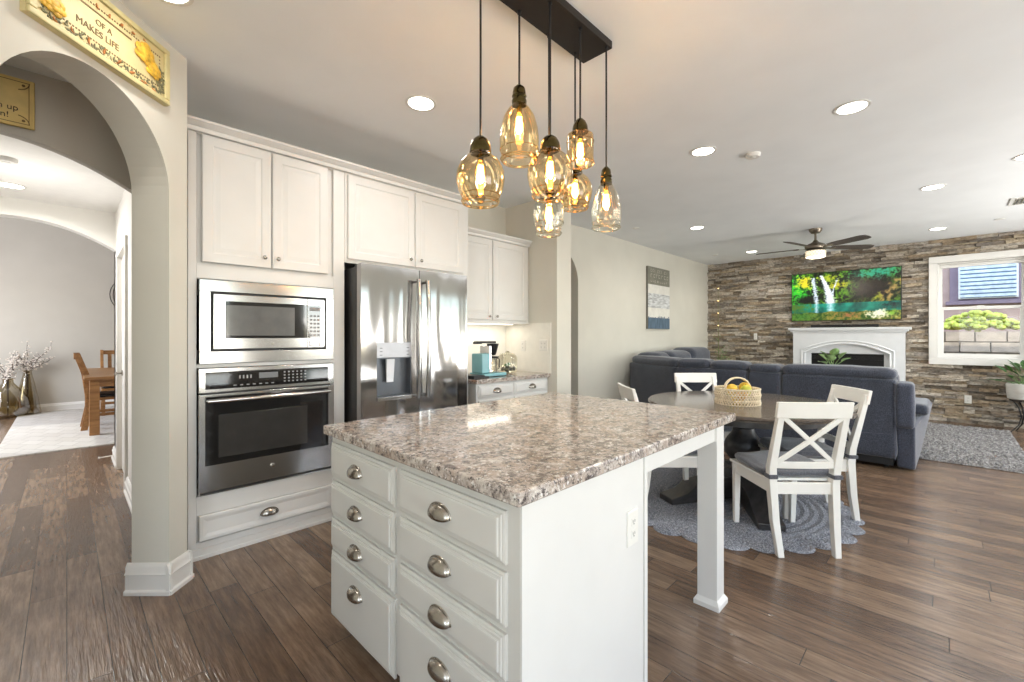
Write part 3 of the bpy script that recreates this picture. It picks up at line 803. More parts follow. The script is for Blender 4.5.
b = MB(); b.lathe([(.06, .14), (.062, .155), (.001, .16)], 18, TR(.07, 0, .037)); b.tube([(.07+.056, 0, .17), (.16, -.0, .165), (.162, 0, .07), (.13, 0, .06)], .006, 8)
for k in range(3): b.tube([(.07+.06*math.cos(k*2.1+.4), .06*math.sin(k*2.1+.4), .04), (.07+.06*math.cos(k*2.1+.4), .06*math.sin(k*2.1+.4), .185)], .003, 6)
b.build('carafe_handle', BLACK, c_)
# black mat/tray in front of it
b = MB(); b.box(2.74, 2.80, 3.06, 3.30, .9145, .93); b.box(2.60, 2.735, 3.05, 3.25, .9145, .945)
tag(b.build('tray', BLACK, bevel=.004), 'low black tray beside the aqua coffee maker', 'tray')
# glass terrarium jar
gj = thing('glass_canister', (3.34, 3.36, .914), 0, 'clear glass canister with pods and greenery on the small counter', 'canister')
b = MB(); b.lathe([(.085, 0), (.10, .01), (.105, .05), (.105, .16), (.09, .19), (.075, .195)], 24, cap=False); b.build('jar', CLEARG, gj)
b = MB(); b.lathe([(.078, .196), (.08, .205), (.03, .215), (.015, .235), (.001, .236)], 20); b.build('lid', CLEARG, gj)
rr = random.Random(3)
b = MB()
for i in range(26):
    a = rr.uniform(0, 2*PI); q = rr.uniform(0, .07); b.sphere((q*math.cos(a), q*math.sin(a), .02+rr.uniform(0, .04)), rr.uniform(.010, .018), 8)
b.build('contents', M('pods', (96, 100, 92), .5, var=.3, nscale=30), gj)
b = MB()
for i in range(14):
    a = rr.uniform(0, 2*PI); q = rr.uniform(.01, .04); b.sphere((q*math.cos(a), q*math.sin(a), .07+rr.uniform(0, .04)), .013, 6, (1, .5, 1))
b.build('greenery', LEAF, gj)

# ------------------------------------------------------------------ island
isl = thing('kitchen_island', (.83, 1.94, 0), -PI/2, 'white kitchen island cabinet with eight drawers and a square post at the seating end', 'island')
# local x = 1.94-worldY, local y = worldX-.83
b = MB(); b.box(0, 1.15, 0, .67, .10, .872); b.box(.0, 1.15, .07, .67, 0, .10); b.build('body', CAB_SHADE, isl, bevel=.0015)
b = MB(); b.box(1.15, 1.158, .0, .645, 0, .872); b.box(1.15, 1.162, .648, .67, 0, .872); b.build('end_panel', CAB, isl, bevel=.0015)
for x0, x1 in ((.015, .543), (.577, 1.106)):
    for z0, z1 in ((.698, .842), (.532, .677), (.388, .512), (.085, .368)):
        o = door(isl, x0, x1, z0, z1, None, 0, name='drawer', prof=DRAWP, mat=CAB_SHADE)
        zc = (z0+z1)/2 if z1-z0 < .2 else z0+.20
        cup(o, (x0+x1)/2-.01, -.02, zc, .052)
def post(cx, cy):
    b = MB(); b.box(cx-.046, cx+.046, cy-.046, cy+.046, .04, .872)
    b.hexa([(cx-.06, cy-.06, 0), (cx+.06, cy-.06, 0), (cx+.06, cy+.06, 0), (cx-.06, cy+.06, 0)], [(cx-.06, cy-.06, .022), (cx+.06, cy-.06, .022), (cx+.06, cy+.06, .022), (cx-.06, cy+.06, .022)])
    b.hexa([(cx-.06, cy-.06, .022), (cx+.06, cy-.06, .022), (cx+.06, cy+.06, .022), (cx-.06, cy+.06, .022)], [(cx-.048, cy-.048, .042), (cx+.048, cy-.048, .042), (cx+.048, cy+.048, .042), (cx-.048, cy+.048, .042)])
    return b.build('leg', CAB, isl)
post(1.94-.82, 2.222-.83); post(1.94-1.88, 2.222-.83)
b = MB(); b.box(1.13, 1.155, .68, 1.35, .805, .872); b.box(.0, .03, .68, 1.35, .805, .872); b.box(.10, 1.08, 1.38, 1.405, .805, .872); b.box(.03, 1.13, .67, .69, .79, .872); b.build('apron', CAB, isl)
b = MB(); b.box(.80, 2.416, .765, 1.97, .8735, .914)
tag(b.build('island_countertop', GRAN, bevel=.007, segs=3), 'large glossy brown and grey granite slab on the kitchen island', 'countertop')
outlet((1.392, .7815, .64), 0, 'white outlet on the window-facing end panel of the island', .072, .122)

# ------------------------------------------------------------------ pendant chandelier
ch = thing('pendant_chandelier', (1.43, 1.285, H), 0, 'dark linear canopy with seven amber glass pendants over the island', 'chandelier')
CX, CY = 1.43, 1.285
b = MB(); b.box(-.50, .505, -.088, .088, -.038, 0); b.build('canopy', BRONZE, ch, bevel=.002)
GL = {
 'globe': [(.040, 0), (.044, -.006), (.041, -.013), (.062, -.024), (.086, -.048), (.103, -.085), (.107, -.125), (.099, -.168), (.086, -.195), (.078, -.207), (.083, -.218), (.078, -.228)],
 'bell': [(.031, 0), (.033, -.008), (.046, -.020), (.067, -.055), (.081, -.105), (.086, -.15), (.084, -.20), (.078, -.228), (.081, -.240), (.073, -.250)],
 'jar': [(.03, 0), (.05, -.01), (.061, -.02), (.063, -.05), (.062, -.12), (.064, -.15), (.058, -.158)],
 'tall': [(.036, 0), (.048, -.01), (.066, -.035), (.074, -.08), (.070, -.13), (.056, -.165), (.060, -.178), (.052, -.186)],
 'drop': [(.026, 0), (.036, -.018), (.054, -.055), (.068, -.11), (.071, -.15), (.066, -.185), (.064, -.20), (.066, -.21), (.058, -.216)],
}
def pendant(x, y, ztop, kind, sc, zc, gm=AMBER, small=False):
    """ztop = glass top height, zc = cap top height"""
    x -= CX; y -= CY; zt = ztop-H; zk = zc-H
    b = MB(); b.tube([(x, y, -.038), (x+.001, y, zk*.5), (x, y, zk)], .0045, 8); b.lathe([(.009, -.05), (.009, -.036)], 10, TR(x, y, 0)); cd = b.build('cord', BLACK, ch)
    b = MB(); hh = zk-zt; r = .036 if small else .043
    if kind in ('bell', 'drop'):
        rr_ = .030 if kind == 'bell' else .026
        b.lathe([(.006, 0), (.012, -.006), (rr_*.85, -.018), (rr_, -.04), (rr_, -hh*.55), (rr_+.003, -hh*.6), (rr_-.002, -hh*.68), (rr_+.004, -hh*.85), (rr_+.002, -hh-.004)], 20, TR(x, y, zk))
    else:
        b.lathe([(.006, 0), (.014, -.003), (r*.7, -hh*.25), (r*.93, -hh*.55), (r, -hh*.75), (r+.002, -hh-.006)], 20, TR(x, y, zk))
    b.build('socket_cap', CAPM, cd)
    pr = [(a*sc, c*sc) for a, c in GL[kind]]
    b = MB(); b.lathe(pr, 32, TR(x, y, zt), cap=False); b.build('glass_shade', gm, cd)
    e = pr[-1]; e2 = pr[-4]
    b = MB()
    for rad, zz in ((e[0]+.001, e[1]), (pr[-2][0]+.001, pr[-2][1]), (e2[0], e2[1])):
        b.tube([(x+rad*math.cos(2*PI*i/28), y+rad*math.sin(2*PI*i/28), zt+zz) for i in range(28)], .0022, 6, closed=True)
    b.build('glass_rim', gm, cd)
    b = MB(); b.lathe([(.013, .0), (.013, -.035), (.012, -.038)], 12, TR(x, y, zt)); b.build('lamp_holder', CAPM, cd)
    b = MB(); zz = -.035
    b.lathe([(.010, zz), (.013, zz-.012), (.023, zz-.04), (.026, zz-.065), (.020, zz-.088), (.008, zz-.10), (.001, zz-.102)], 16, TR(x, y, zt)); b.build('bulb', AMBER, cd)
    b = MB()
    for k in range(4):
        a = k*PI/2+.4; b.tube([(x+.007*math.cos(a), y+.007*math.sin(a), zt+zz-.022), (x+.012*math.cos(a), y+.012*math.sin(a), zt+zz-.080)], .0055, 6)
    b.build('filament', WARM, cd)
    light('pendant_glow', 'POINT', (x+CX, y+CY, zt+H-.09), 2.6, (1, .90, .78), shadow_soft_size=.02)
pendant(1.19, 1.355, 2.065, 'globe', .93, 2.13)
pendant(1.42, 1.355, 2.345, 'bell', 1.02, 2.435)
pendant(1.478, 1.225, 2.125, 'globe', .93, 2.185)
pendant(1.63, 1.358, 1.985, 'tall', 1.02, 2.03, CLEARG)
pendant(1.70, 1.225, 2.275, 'jar', 1.0, 2.335, small=True)
pendant(1.832, 1.352, 2.150, 'globe', .82, 2.188, small=True)
pendant(1.90, 1.21, 2.075, 'drop', 1.06, 2.16, CLEARG)

# ------------------------------------------------------------------ recessed lights and ceiling things
def can(x, y, label, z=H, e=26, grp='recessed ceiling lights'):
    t = thing('recessed_light', (x, y, z), 0, label, 'ceiling light', grp)
    b = MB(); b.lathe([(.078, -.001), (.098, -.001), (.098, -.006), (.085, -.008), (.078, -.004)], 28, cap=False); b.build('trim_ring', TRIM, t)
    b = MB(); b.lathe([(.079, -.002), (.079, -.005), (.001, -.0055)], 28); b.build('lens', LENS, t)
    light('recessed_lamp', 'SPOT', (x, y, z-.03), e, (1, .985, .955), (0, 0, 0), spot_size=3.0, spot_blend=.9, shadow_soft_size=.08)
can(1.59, 2.386, 'round recessed ceiling light in front of the refrigerator')
can(3.59, .43, 'large looking recessed ceiling light at right above the near dining chairs')
can(3.60, 1.387, 'recessed ceiling light above the round table beside the smoke detector')
can(6.08, .085, 'recessed ceiling light above the right end of the sofa')
can(6.08, 2.424, 'recessed ceiling light near the picture wall, above the left part of the sofa')
can(8.49, 2.43, 'recessed ceiling light left of the ceiling fan, next to the stone wall')
can(8.48, .07, 'recessed ceiling light right of the ceiling fan, nearest the window')
can(5.583, -.50, 'recessed ceiling light cut by the right edge of the photo')
can(.298, 2.375, 'recessed ceiling light at the top edge beside the arch plaque', H, 9)
can(-.34, 5.69, 'recessed light in the low white hall ceiling beyond the arch', 2.60, 75)
can(-.30, 3.2, 'unseen recessed light added for the small vestibule behind the first arch', H, .6)  # out-of-view fixture added to brighten the vestibule
def disc(x, y, name, label, cat, r=.05, t=.02, z=H):
    b = MB(); b.lathe([(r, 0), (r, -t*.6), (r*.85, -t), (r*.4, -t), (r*.38, -t*1.15), (.001, -t*1.15)], 24, TR(x, y, z)); return tag(b.build(name, TRIM), label, cat, 'sprinkler covers on the ceiling' if name == 'sprinkler_cover' else 'detectors on the ceilings')
disc(3.944, 1.119, 'smoke_detector', 'white round smoke detector on the ceiling beside the light over the table', 'smoke detector', .055, .03)
disc(5.514, 3.035, 'sprinkler_cover', 'white sprinkler cover on the ceiling near the picture wall', 'sprinkler', .045, .008)
disc(8.372, 3.011, 'sprinkler_cover', 'white sprinkler cover on the ceiling near the far corner of the stone wall', 'sprinkler', .045, .008)
disc(8.344, -.5, 'sprinkler_cover', 'white sprinkler cover on the ceiling in front of the window', 'sprinkler', .05, .008)
disc(-.31, 4.85, 'smoke_detector', 'small grey detector on the low hall ceiling', 'smoke detector', .06, .03, 2.60)
vt = thing('ceiling_vent', (7.35, -.63, H), 0, 'white louvred air vent on the ceiling at the right edge', 'vent')
b = MB(); ringbox(b, -.18, .18, -.12, .12, -.15, .15, -.09, .09, -.012, 0)
for v in b.bm.verts: v.co = Vector((v.co.x, v.co.z, v.co.y))
b.build('frame', TRIM, vt)
b = MB()
for i in range(7): b.box(-.15, .15, -.085+i*.026, -.075+i*.026, -.010, -.003)
b.build('slat', NICKEL, vt)

light('hall_fill', 'POINT', (-.34, 5.0, 2.1), 6.5, (1, .97, .93), shadow_soft_size=.12)  # bodiless fill added to brighten the upper hall walls
# ceiling fan
fan = thing('ceiling_fan', (7.32, 1.283, H), 0, 'brushed metal ceiling fan with five dark blades and a lit drum lamp', 'ceiling fan')
FANM = M('fan_metal', (132, 122, 108), .35, .8)
b = MB(); b.lathe([(.02, -.065), (.05, -.06), (.075, -.03), (.08, 0)], 24); b.build('canopy', FANM, fan)
b = MB(); b.lathe([(.014, -.17), (.014, -.06)], 14); b.build('downrod', FANM, fan)
b = MB(); b.lathe([(.02, -.155), (.035, -.18), (.06, -.195), (.11, -.22), (.13, -.245), (.12, -.275), (.08, -.29)], 28); b.build('motor', FANM, fan)
BLD = m_wood('blade_walnut', (58, 48, 42), (86, 74, 66), .45)
for a in (93, 165, -123, -51, 21):
    b = MB(); t = TR(0, 0, -.262, math.radians(a), math.radians(-13))
    b.prism([(.20, -.045), (.30, -.062), (.67, -.070), (.73, -.05), (.74, 0), (.73, .05), (.67, .070), (.30, .062), (.20, .045)], -.004, .004, 'z', t)
    o = b.build('blade', BLD, fan)
    b = MB(); b.box(.10, .26, -.022, .022, -.010, -.004, t); b.build('blade_bracket', FANM, o)
b = MB(); b.lathe([(.10, -.29), (.12, -.30), (.122, -.31)], 28); b.build('lamp_collar', FANM, fan)
b = MB(); b.lathe([(.118, -.31), (.12, -.39), (.10, -.402), (.001, -.405)], 28); b.build('lamp_shade', M('lattice_glass', (250, 244, 230), .4, var=0, emit=((255, 238, 205), .75)), fan)
b = MB()
for k in range(20):
    for s in (-1, 1):
        b.tube([(.121*math.cos((k+s*q/4)*2*PI/20), .121*math.sin((k+s*q/4)*2*PI/20), -.312-.078*q/6) for q in range(7)], .0022, 4)
b.build('lamp_lattice', M('lattice_metal', (190, 180, 160), .3, .8), fan)
light('fan_lamp', 'POINT', (7.32, 1.283, H-.45), 6, (1, .9, .75), shadow_soft_size=.1)

# ------------------------------------------------------------------ TV, soundbar, fireplace
def tvcol(u, v):
    """waterfall over a green pool; u 0..1 left to right, v 0..1 bottom to top"""
    N = lambda a, c, k: noise.noise(Vector((u*a, v*c, k)))
    n1, n2, n3, n4 = N(9, 5, 1), N(26, 14, 4), N(60, 34, 8), N(14, 9, 12)
    t = n1*.7+n2*.9+n3*.8
    def mixc(a, c, k): k = max(0, min(1, k)); return [a[i]*(1-k)+c[i]*k for i in range(3)]
    def blob(cx, cy, rx, ry): return 1-math.sqrt(((u-cx)/rx)**2+((v-cy)/ry)**2)+n2*.8+n3*.5
    wl = .35+.006*n1
    if v > wl:
        c = mixc((8, 18, 8), (84, 136, 26), .30+t*1.2)
        c = mixc(c, (52, 190, 44), blob(.06, .62, .17, .42)*1.2)
        c = mixc(c, (232, 204, 40), blob(.13, .80, .10, .16)*1.3)
        c = mixc(c, (186, 178, 36), blob(.46, .72, .13, .10)*1.2); c = mixc(c, (170, 180, 40), blob(.37, .88, .12, .08)*1.1)
        c = mixc(c, (96, 150, 30), blob(.52, .55, .12, .14)*.9)
        c = mixc(c, (26, 16, 18), min(.9, max(0, blob(.78, .62, .22, .26))*2))
        c = mixc(c, (12, 14, 12), max(0, blob(.15, .44, .12, .09))*1.6)
        c = mixc(c, (44, 150, 118), blob(.80, .92, .24, .13)*1.1)
        e = (v-.36)-(u-.77)*2.0
        if u > .75: c = mixc(c, (158, 132, 74), min(.9, max(0, 1-abs(e+.12)/.16+n2*.8))*(.75+t)); c = mixc(c, (150, 160, 40), blob(.80, .42, .05, .12)*.9)
        p = max(0, (v-.36)/.55)
        cx = .385-.085*p**1.6; wv = .014+.030*(1-min(1, p))
        if v < .94: c = mixc(c, (238, 243, 255), 1.5*(1-abs(u-cx)/(wv*1.5))+n3*.5)
        if .5 < v < .86: c = mixc(c, (215, 224, 240), 1.0-abs(u-(.425+.02*math.sin(v*9)))/.012+n3)*1 if abs(u-.425) < .04 else c
        cx2 = .215+.038*(1-min(1, p))
        if v < .9: c = mixc(c, (208, 218, 236), 1.1*(1-abs(u-cx2)/.030)+n3*.7)
    elif v > .17+.04*n1:
        c = mixc((6, 66, 60), (18, 140, 116), .5+n1+n2*.4)
        c = mixc(c, (74, 104, 34), blob(.08, .28, .17, .14)*1.2)
        for q, wd in ((.385, .05), (.25, .028)): c = mixc(c, (206, 230, 240), .8*(1-abs(u-q)/wd)+n3*.3)
        c = mixc(c, (12, 36, 38), blob(.93, .28, .12, .1))
    else:
        c = mixc((34, 70, 20), (140, 128, 52), .45+t*.8); c = mixc(c, (150, 96, 60), blob(.55, .1, .14, .07)*.8)
        c = mixc(c, (60, 120, 40), blob(.1, .08, .2, .14)*.7)
    c = mixc(c, (226, 224, 196), blob(.81, .11, .13, .09)*1.5)
    c = mixc(c, (120, 170, 50), blob(.93, .13, .06, .07))
    return [max(0, min(255, q)) for q in c]
tv = thing('television', (9.362, 1.25, 1.575), 0, 'flat television above the fireplace showing a waterfall in green woods', 'television')
b = MB(); b.box(0, .05, -.76, .76, 0, .86); b.build('case', BLACK, tv, bevel=.004)
NU, NV = 230, 124
bm = bmesh.new(); V = [[bm.verts.new((-.002, .752-1.504*i/NU, .010+.842*j/NV)) for j in range(NV+1)] for i in range(NU+1)]
for i in range(NU):
    for j in range(NV): bm.faces.new((V[i][j], V[i+1][j], V[i+1][j+1], V[i][j+1]))
me = bpy.data.meshes.new('screen'); bm.to_mesh(me); bm.free()
ca = me.color_attributes.new('pic', 'FLOAT_COLOR', 'POINT')
k = 0
for i in range(NU+1):
    for j in range(NV+1):
        ca.data[k].color = lin(tvcol(i/NU, j/NV)); k += 1
ms, nt, bs = newmat('screen_picture'); at = nt.nodes.new('ShaderNodeAttribute'); at.attribute_name = 'pic'
bs.inputs['Base Color'].default_value = (.01, .01, .01, 1); bs.inputs['Roughness'].default_value = .25
nt.links.new(at.outputs['Color'], bs.inputs['Emission Color']); bs.inputs['Emission Strength'].default_value = 1.0
me.materials.append(ms); so = bpy.data.objects.new('screen', me); COL.objects.link(so); so.parent = tv
b = MB(); b.box(9.29, 9.35, .77, 1.70, 1.458, 1.505)
tag(b.build('soundbar', BLACK, bevel=.006), 'long black soundbar lying on the fireplace mantel under the television', 'soundbar')
fp = thing('fireplace', (9.24, 1.205, 0), 0, 'white fireplace surround with a mantel shelf and low arched opening against the stone wall', 'fireplace')
MAN = M('mantel_white', (222, 224, 226), .45, var=.01)
b = MB()
hw_ = .58
ap = [(-hw_+2*hw_*i/24, 1.02+.165*(1-((-hw_+2*hw_*i/24)/hw_)**2)) for i in range(25)]
b.box(.02, .20, -.757, -hw_, 0, 1.38); b.box(.02, .20, hw_, .757, 0, 1.38)
for (a, za), (c, zc) in zip(ap, ap[1:]): b.prism([(a, za), (c, zc), (c, 1.38), (a, 1.38)], .02, .20, 'x')
b.build('surround', MAN, fp)
b = MB()
b.box(-.02, .20, -.83, .83, 1.41, 1.456); b.box(.0, .20, -.80, .80, 1.385, 1.41); b.box(.01, .20, -.77, .77, 1.365, 1.385); b.build('mantel_shelf', MAN, fp, bevel=.008)
b = MB()
for off, dd in ((.0, .012), (.045, .008)):
    pts = [(-hw_-off, .0), (-hw_-off, 1.02+off*.6)]+[(a*(hw_+off)/hw_, za+off) for a, za in ap]+[(hw_+off, 1.02+off*.6), (hw_+off, 0)]
    b.tube([(.02, p, z) for p, z in pts], .016, 6)
b.build('arch_moulding', MAN, fp)
b = MB(); ringbox(b, -.60, .60, 0, 1.19, -.5, .5, .1, 1.01, .09, .19)
for v in b.bm.verts: v.co = Vector((v.co.y, v.co.x, v.co.z))
b.build('inner_panel', MAN, fp)
b = MB(); b.box(.15, .19, -.5, .5, .1, 1.01); ins = b.build('firebox', M('firebox_black', (20, 20, 22), .35), fp)
b = MB()
for k in range(4): b.box(.125, .15, -.49, .49, .93+k*.018-.03, .938+k*.018-.03)
b.box(.12, .15, -.5, .5, .985, 1.0); b.build('louvre', BLACK, ins)

# string lit branch in the far corner, twig plant, wall outlet in the stone
cb = thing('branch_arrangement', (9.15, 3.2, 0), 0, 'tall green twigs with tiny fairy lights in the far corner beside the stone wall', 'branches')
b = MB(); b.lathe([(.05, 0), (.10, .05), (.11, .25), (.06, .45), (.05, .5), (.055, .52)], 20, cap=False); b.build('vase', M('grey_ceramic', (170, 168, 160), .4), cb)
rr = random.Random(11); b = MB(); g = MB(); fl = MB()
for i in range(9):
    a = rr.uniform(0, 2*PI); sp = rr.uniform(.06, .22); hgt = rr.uniform(.75, 1.1)*1.15
    if i < 2: hgt = 2.25
    p = [(sp*t*math.cos(a+.4*t)*.9, sp*t*math.sin(a+.4*t)*.9, .3+(hgt-.3)*t) for t in [k/8 for k in range(9)]]
    b.tube(p, [.005-.0004*k for k in range(9)], 5)
    for q in p[3:]:
        for _ in range(4):
            g.sphere((q[0]+rr.uniform(-.05, .05), q[1]+rr.uniform(-.05, .05), q[2]+rr.uniform(-.05, .05)), .012, 5, (1.6, 1, .5)) if i >= 2 or q[2] < 1.3 else None
    if i < 2:
        for q in p[5:]: fl.sphere((q[0], q[1], q[2]), .005, 6)
b.build('stem', M('green_stem', (120, 124, 80), .6), cb); g.build('foliage', LEAFP, cb); fl.build('fairy_light', M('fairy_bulb', (255, 220, 150), .4, var=0, emit=((255, 214, 140), 6)), cb)
outlet((9.425, -.245, .365), -PI/2, 'white outlet low on the stone wall under the window', .075, .12)
outlet((9.43, 2.63, 1.30), -PI/2, 'white plate on the stone wall left of the fireplace', .06, .12)

# picture on the living room wall
pc = thing('wall_picture', (7.2, 3.549, 1.43), 0, 'tall grey white and blue canvas picture on the cream living room wall', 'picture')
b = MB(); b.box(-.42, .385, -.035, 0, 0, 1.05); b.build('canvas', M('canvas_edge', (120, 118, 110), .8), pc)
b = MB(); b.box(-.415, .38, -.038, -.035, .75, 1.045); tp = b.build('grey_text_panel', M('slate_grey', (128, 126, 114), .8, var=.08, nscale=8), pc)
b = MB(); rr = random.Random(4)
for row, (zz, hh_) in enumerate(((.96, .05), (.87, .06), (.79, .035))):
    x = -.33
    while x < .3:
        wd = rr.uniform(.04, .09)
        b.box(x, x+.012, -.0395, -.038, zz, zz+hh_)
        if rr.random() < .6: b.box(x, x+wd*.7, -.0395, -.038, zz+hh_-.012, zz+hh_)
        if rr.random() < .5: b.box(x, x+wd*.7, -.0395, -.038, zz, zz+.012)
        x += wd+.02
b.build('lettering', M('pale_lettering', (176, 174, 160), .8), tp)
b = MB(); b.box(-.415, .38, -.038, -.035, .60, .75); b.box(-.415, .38, -.038, -.035, .19, .36); b.build('white_band', M('off_white_paint', (226, 224, 216), .8), pc)
b = MB(); b.box(-.415, .38, -.038, -.035, .36, .60); b.build('sketched_city', M('city_sketch', (196, 198, 198), .8, var=.22, nscale=9, stretch=(1, 1, 5)), pc)
b = MB(); b.box(-.415, .38, -.0385, -.035, .005, .19)
for i in range(14): b.box(-.41+i*.057, -.41+i*.057+.03, -.0385, -.035, .19, .19+rr.uniform(.0, .03))
b.build('blue_base', M('blue_wash', (86, 106, 124), .8, var=.15, nscale=8, stretch=(6, 1, 1)), pc)

# ------------------------------------------------------------------ sectional sofa
sf = thing('sectional_sofa', (5.6, 0, 0), 0, 'dark blue-grey reclining sectional sofa with its back to the round table', 'sofa')
def sp(name, bx, r, par=sf, m=SOFA, bl=0, wr=.006, n=12, seed=0, t=None):
    b = MB(); b.pillow(*bx, r=r, n=n, bulge=bl, wr=wr, seed=seed, mat=t); return b.build(name, m, par)
# right recliner
sp('back_panel', (.0, .24, .335, 1.30, .12, .895), .035, bl=.012, n=18, wr=.008)
sp('headrest', (.0, .30, .34, 1.30, .87, .995), .06, bl=.008, seed=3)
sp('backrest', (.22, .50, .34, 1.30, .40, .97), .08, bl=.02, seed=4)
b = MB(); b.hexa([(.10, .335, .03), (.10, .20, .02), (1.0, .19, .02), (1.0, .335, .03)], [(.02, .335, .45), (.02, .20, .45), (.98, .09, .60), (.98, .335, .60)])
b.build('base_side', SOFA_LIT, sf, bevel=.02, segs=3)
sp('wing', (-.02, .22, .205, .335, .43, .86), .03, m=SOFA_LIT, bl=.004, seed=5)
sp('armrest', (.34, 1.02, .11, .34, .52, .63), .04, seed=6)
sp('seat_cushion', (.40, 1.05, .35, 1.29, .10, .48), .07, bl=.015, seed=7)
# console, next seat
sp('console', (.0, .95, 1.31, 1.64, .10, .90), .03, n=14, seed=8)
sp('headrest', (.0, .26, 1.31, 1.64, .88, .985), .05, seed=9)
sp('back_panel', (.0, .24, 1.66, 2.515, .08, .905), .03, bl=.01, n=16, seed=10)
sp('headrest', (.01, .30, 1.66, 2.09, .88, 1.0), .06, bl=.012, seed=11); sp('headrest', (.01, .30, 2.09, 2.515, .88, 1.01), .06, bl=.012, seed=12)
sp('seat_cushion', (.24, 1.05, 1.66, 2.5, .10, .48), .07, bl=.015, seed=13)
# angled corner section
L = math.hypot(.54, .98); ang = math.atan2(.98, .54)
tm = TR(-.01, 2.52, 0, ang)
sp('back_panel', (.0, L-.01, -.20, .0, .08, .905), .03, bl=.008, n=16, seed=14, t=tm)
sp('headrest', (.01, L-.04, -.26, -.01, .87, 1.01), .06, bl=.012, seed=15, t=tm)
sp('seat_cushion', (.3, 1.3, 2.5, 3.1, .10, .47), .07, seed=16)
# run along the living room wall
sp('back_panel', (.62, 2.62, 3.25, 3.50, .08, .88), .03, n=16, seed=17)
for i, (x0, x1, zt) in enumerate(((.54, .98, 1.05), (1.0, 1.75, 1.06), (1.76, 2.58, 1.10))):
    sp('back_cushion', (x0, x1, 3.0, 3.42, .5, zt), .10, bl=.02, seed=20+i)
sp('seat_cushion', (.7, 2.6, 2.5, 3.2, .10, .47), .07, seed=25)
sp('armrest', (2.6, 2.8, 2.45, 3.48, .06, .64), .06, seed=26)
b = MB()
for x, y in ((.20, .42), (.14, 1.6), (.14, 2.4), (.70, .40), (.70, 1.6), (2.7, 2.55), (2.7, 3.35), (.75, 3.35)):
    b.lathe([(.02, 0), (.025, .10)], 10, TR(x, y, 0))
b.build('foot', BLACK, sf)
b = MB(); b.box(.08, .95, .36, 1.28, .04, .12); b.build('recliner_mechanism', BLACK, sf)
# seams on the right recliner's back
b = MB()
b.tube([(-.012, .36+.93*i/16, .875+.003*math.sin(i)) for i in range(17)], .004, 5); b.tube([(-.012, .37+.92*i/16, .36-.02*math.sin(PI*i/16)) for i in range(17)], .004, 5)
b.tube([(-.010, .34, .12+.74*i/10) for i in range(11)], .005, 5)
b.build('seam', SOFA_LIT, sf)

# plant standing on low table in front of fireplace (visible above sofa)
ct = thing('plant_table', (7.55, 1.12, .03), 0, 'low white round side table mostly hidden behind the sofa', 'side table')
b = MB(); b.lathe([(.26, .66), (.27, .67), (.27, .69), (.26, .70)], 32); b.build('table_top', TRIM, ct)
b = MB(); b.lathe([(.15, 0), (.15, .02), (.025, .05), (.025, .66)], 20); b.build('stem', TRIM, ct)
lp = thing('potted_plant', (7.55, 1.12, .73), 0, 'plant with round rubbery green leaves showing above the sofa in front of the fireplace', 'plant')
b = MB(); b.lathe([(.06, 0), (.085, .12), (.09, .16), (.08, .16), (.07, .13), (.001, .13)], 20); b.build('pot', TRIM, lp)
def leafmb(mb, base, d, L, wd, up=(0, 0, 1)):
    d = Vector(d).normalized(); s = d.cross(Vector(up))
    s = s.normalized() if s.length > .01 else Vector((1, 0, 0)); nrm = s.cross(d); n = 6; rows = []
    for i in range(n+1):
        t = i/n; w_ = wd*math.sin(PI*min(1, t*.92+.04))**.7; c = Vector(base)+d*L*t-nrm*L*.25*t*t
        rows.append([mb.bm.verts.new(c-s*w_+nrm*w_*.25), mb.bm.verts.new(c), mb.bm.verts.new(c+s*w_+nrm*w_*.25)])
    for a, c in zip(rows, rows[1:]):
        mb.bm.faces.new((a[0], a[1], c[1], c[0])); mb.bm.faces.new((a[1], a[2], c[2], c[1]))
b = MB(); g = MB(); rr = random.Random(6)
for i, (a, e, L_) in enumerate(((2.0, 1.1, .26), (3.0, .9, .24), (4.3, 1.0, .27), (5.2, .7, .22), (.3, .8, .22), (1.2, .9, .24), (3.7, 1.35, .28), (2.5, .5, .2))):
    p = Vector((0, 0, .13)); q = p+Vector((math.cos(a)*math.cos(e), math.sin(a)*math.cos(e), math.sin(e)))*L_*.62
    g.tube([p, (p+q)/2+Vector((0, 0, .01)), q], .004, 5); leafmb(b, q, (math.cos(a)*math.cos(e), math.sin(a)*math.cos(e), math.sin(e)), .12, .062)
b.build('leaves', M('rubber_leaf', (120, 148, 92), .35, var=.2, nscale=14), lp, solid=.002); g.build('stem', LEAFP, lp)

# ------------------------------------------------------------------ round table, chairs, rug
tb = thing('round_table', (3.94, 1.19, .010), 0, 'round dark grey-brown pedestal dining table with a glossy top', 'table')
b = MB(); b.lathe([(.70, .705), (.70, .722), (.745, .724), (.755, .732), (.755, .745), (.748, .752)], 72); b.build('tabletop', TABLE, tb)
b = MB(); b.lathe([(.60, .65), (.60, .705)], 48, cap=True); b.build('apron', TABLED, tb)
b = MB(); b.lathe([(.17, .08), (.17, .14), (.12, .16), (.09, .22), (.10, .28), (.145, .34), (.15, .40), (.12, .46), (.09, .50), (.08, .54), (.13, .58), (.22, .63), (.24, .652)], 28); b.build('pedestal', TABLED, tb)
for a in (30, 150, 210, 330):
    t = TR(0, 0, 0, math.radians(a))
    b = MB()
    b.prism([(.08, .0), (.60, .0), (.74, .0), (.74, .045), (.60, .075), (.52, .13), (.30, .17), (.08, .20)], -.085, .085, 'y', t)
    o = b.build('foot', TABLED, tb, bevel=.008)

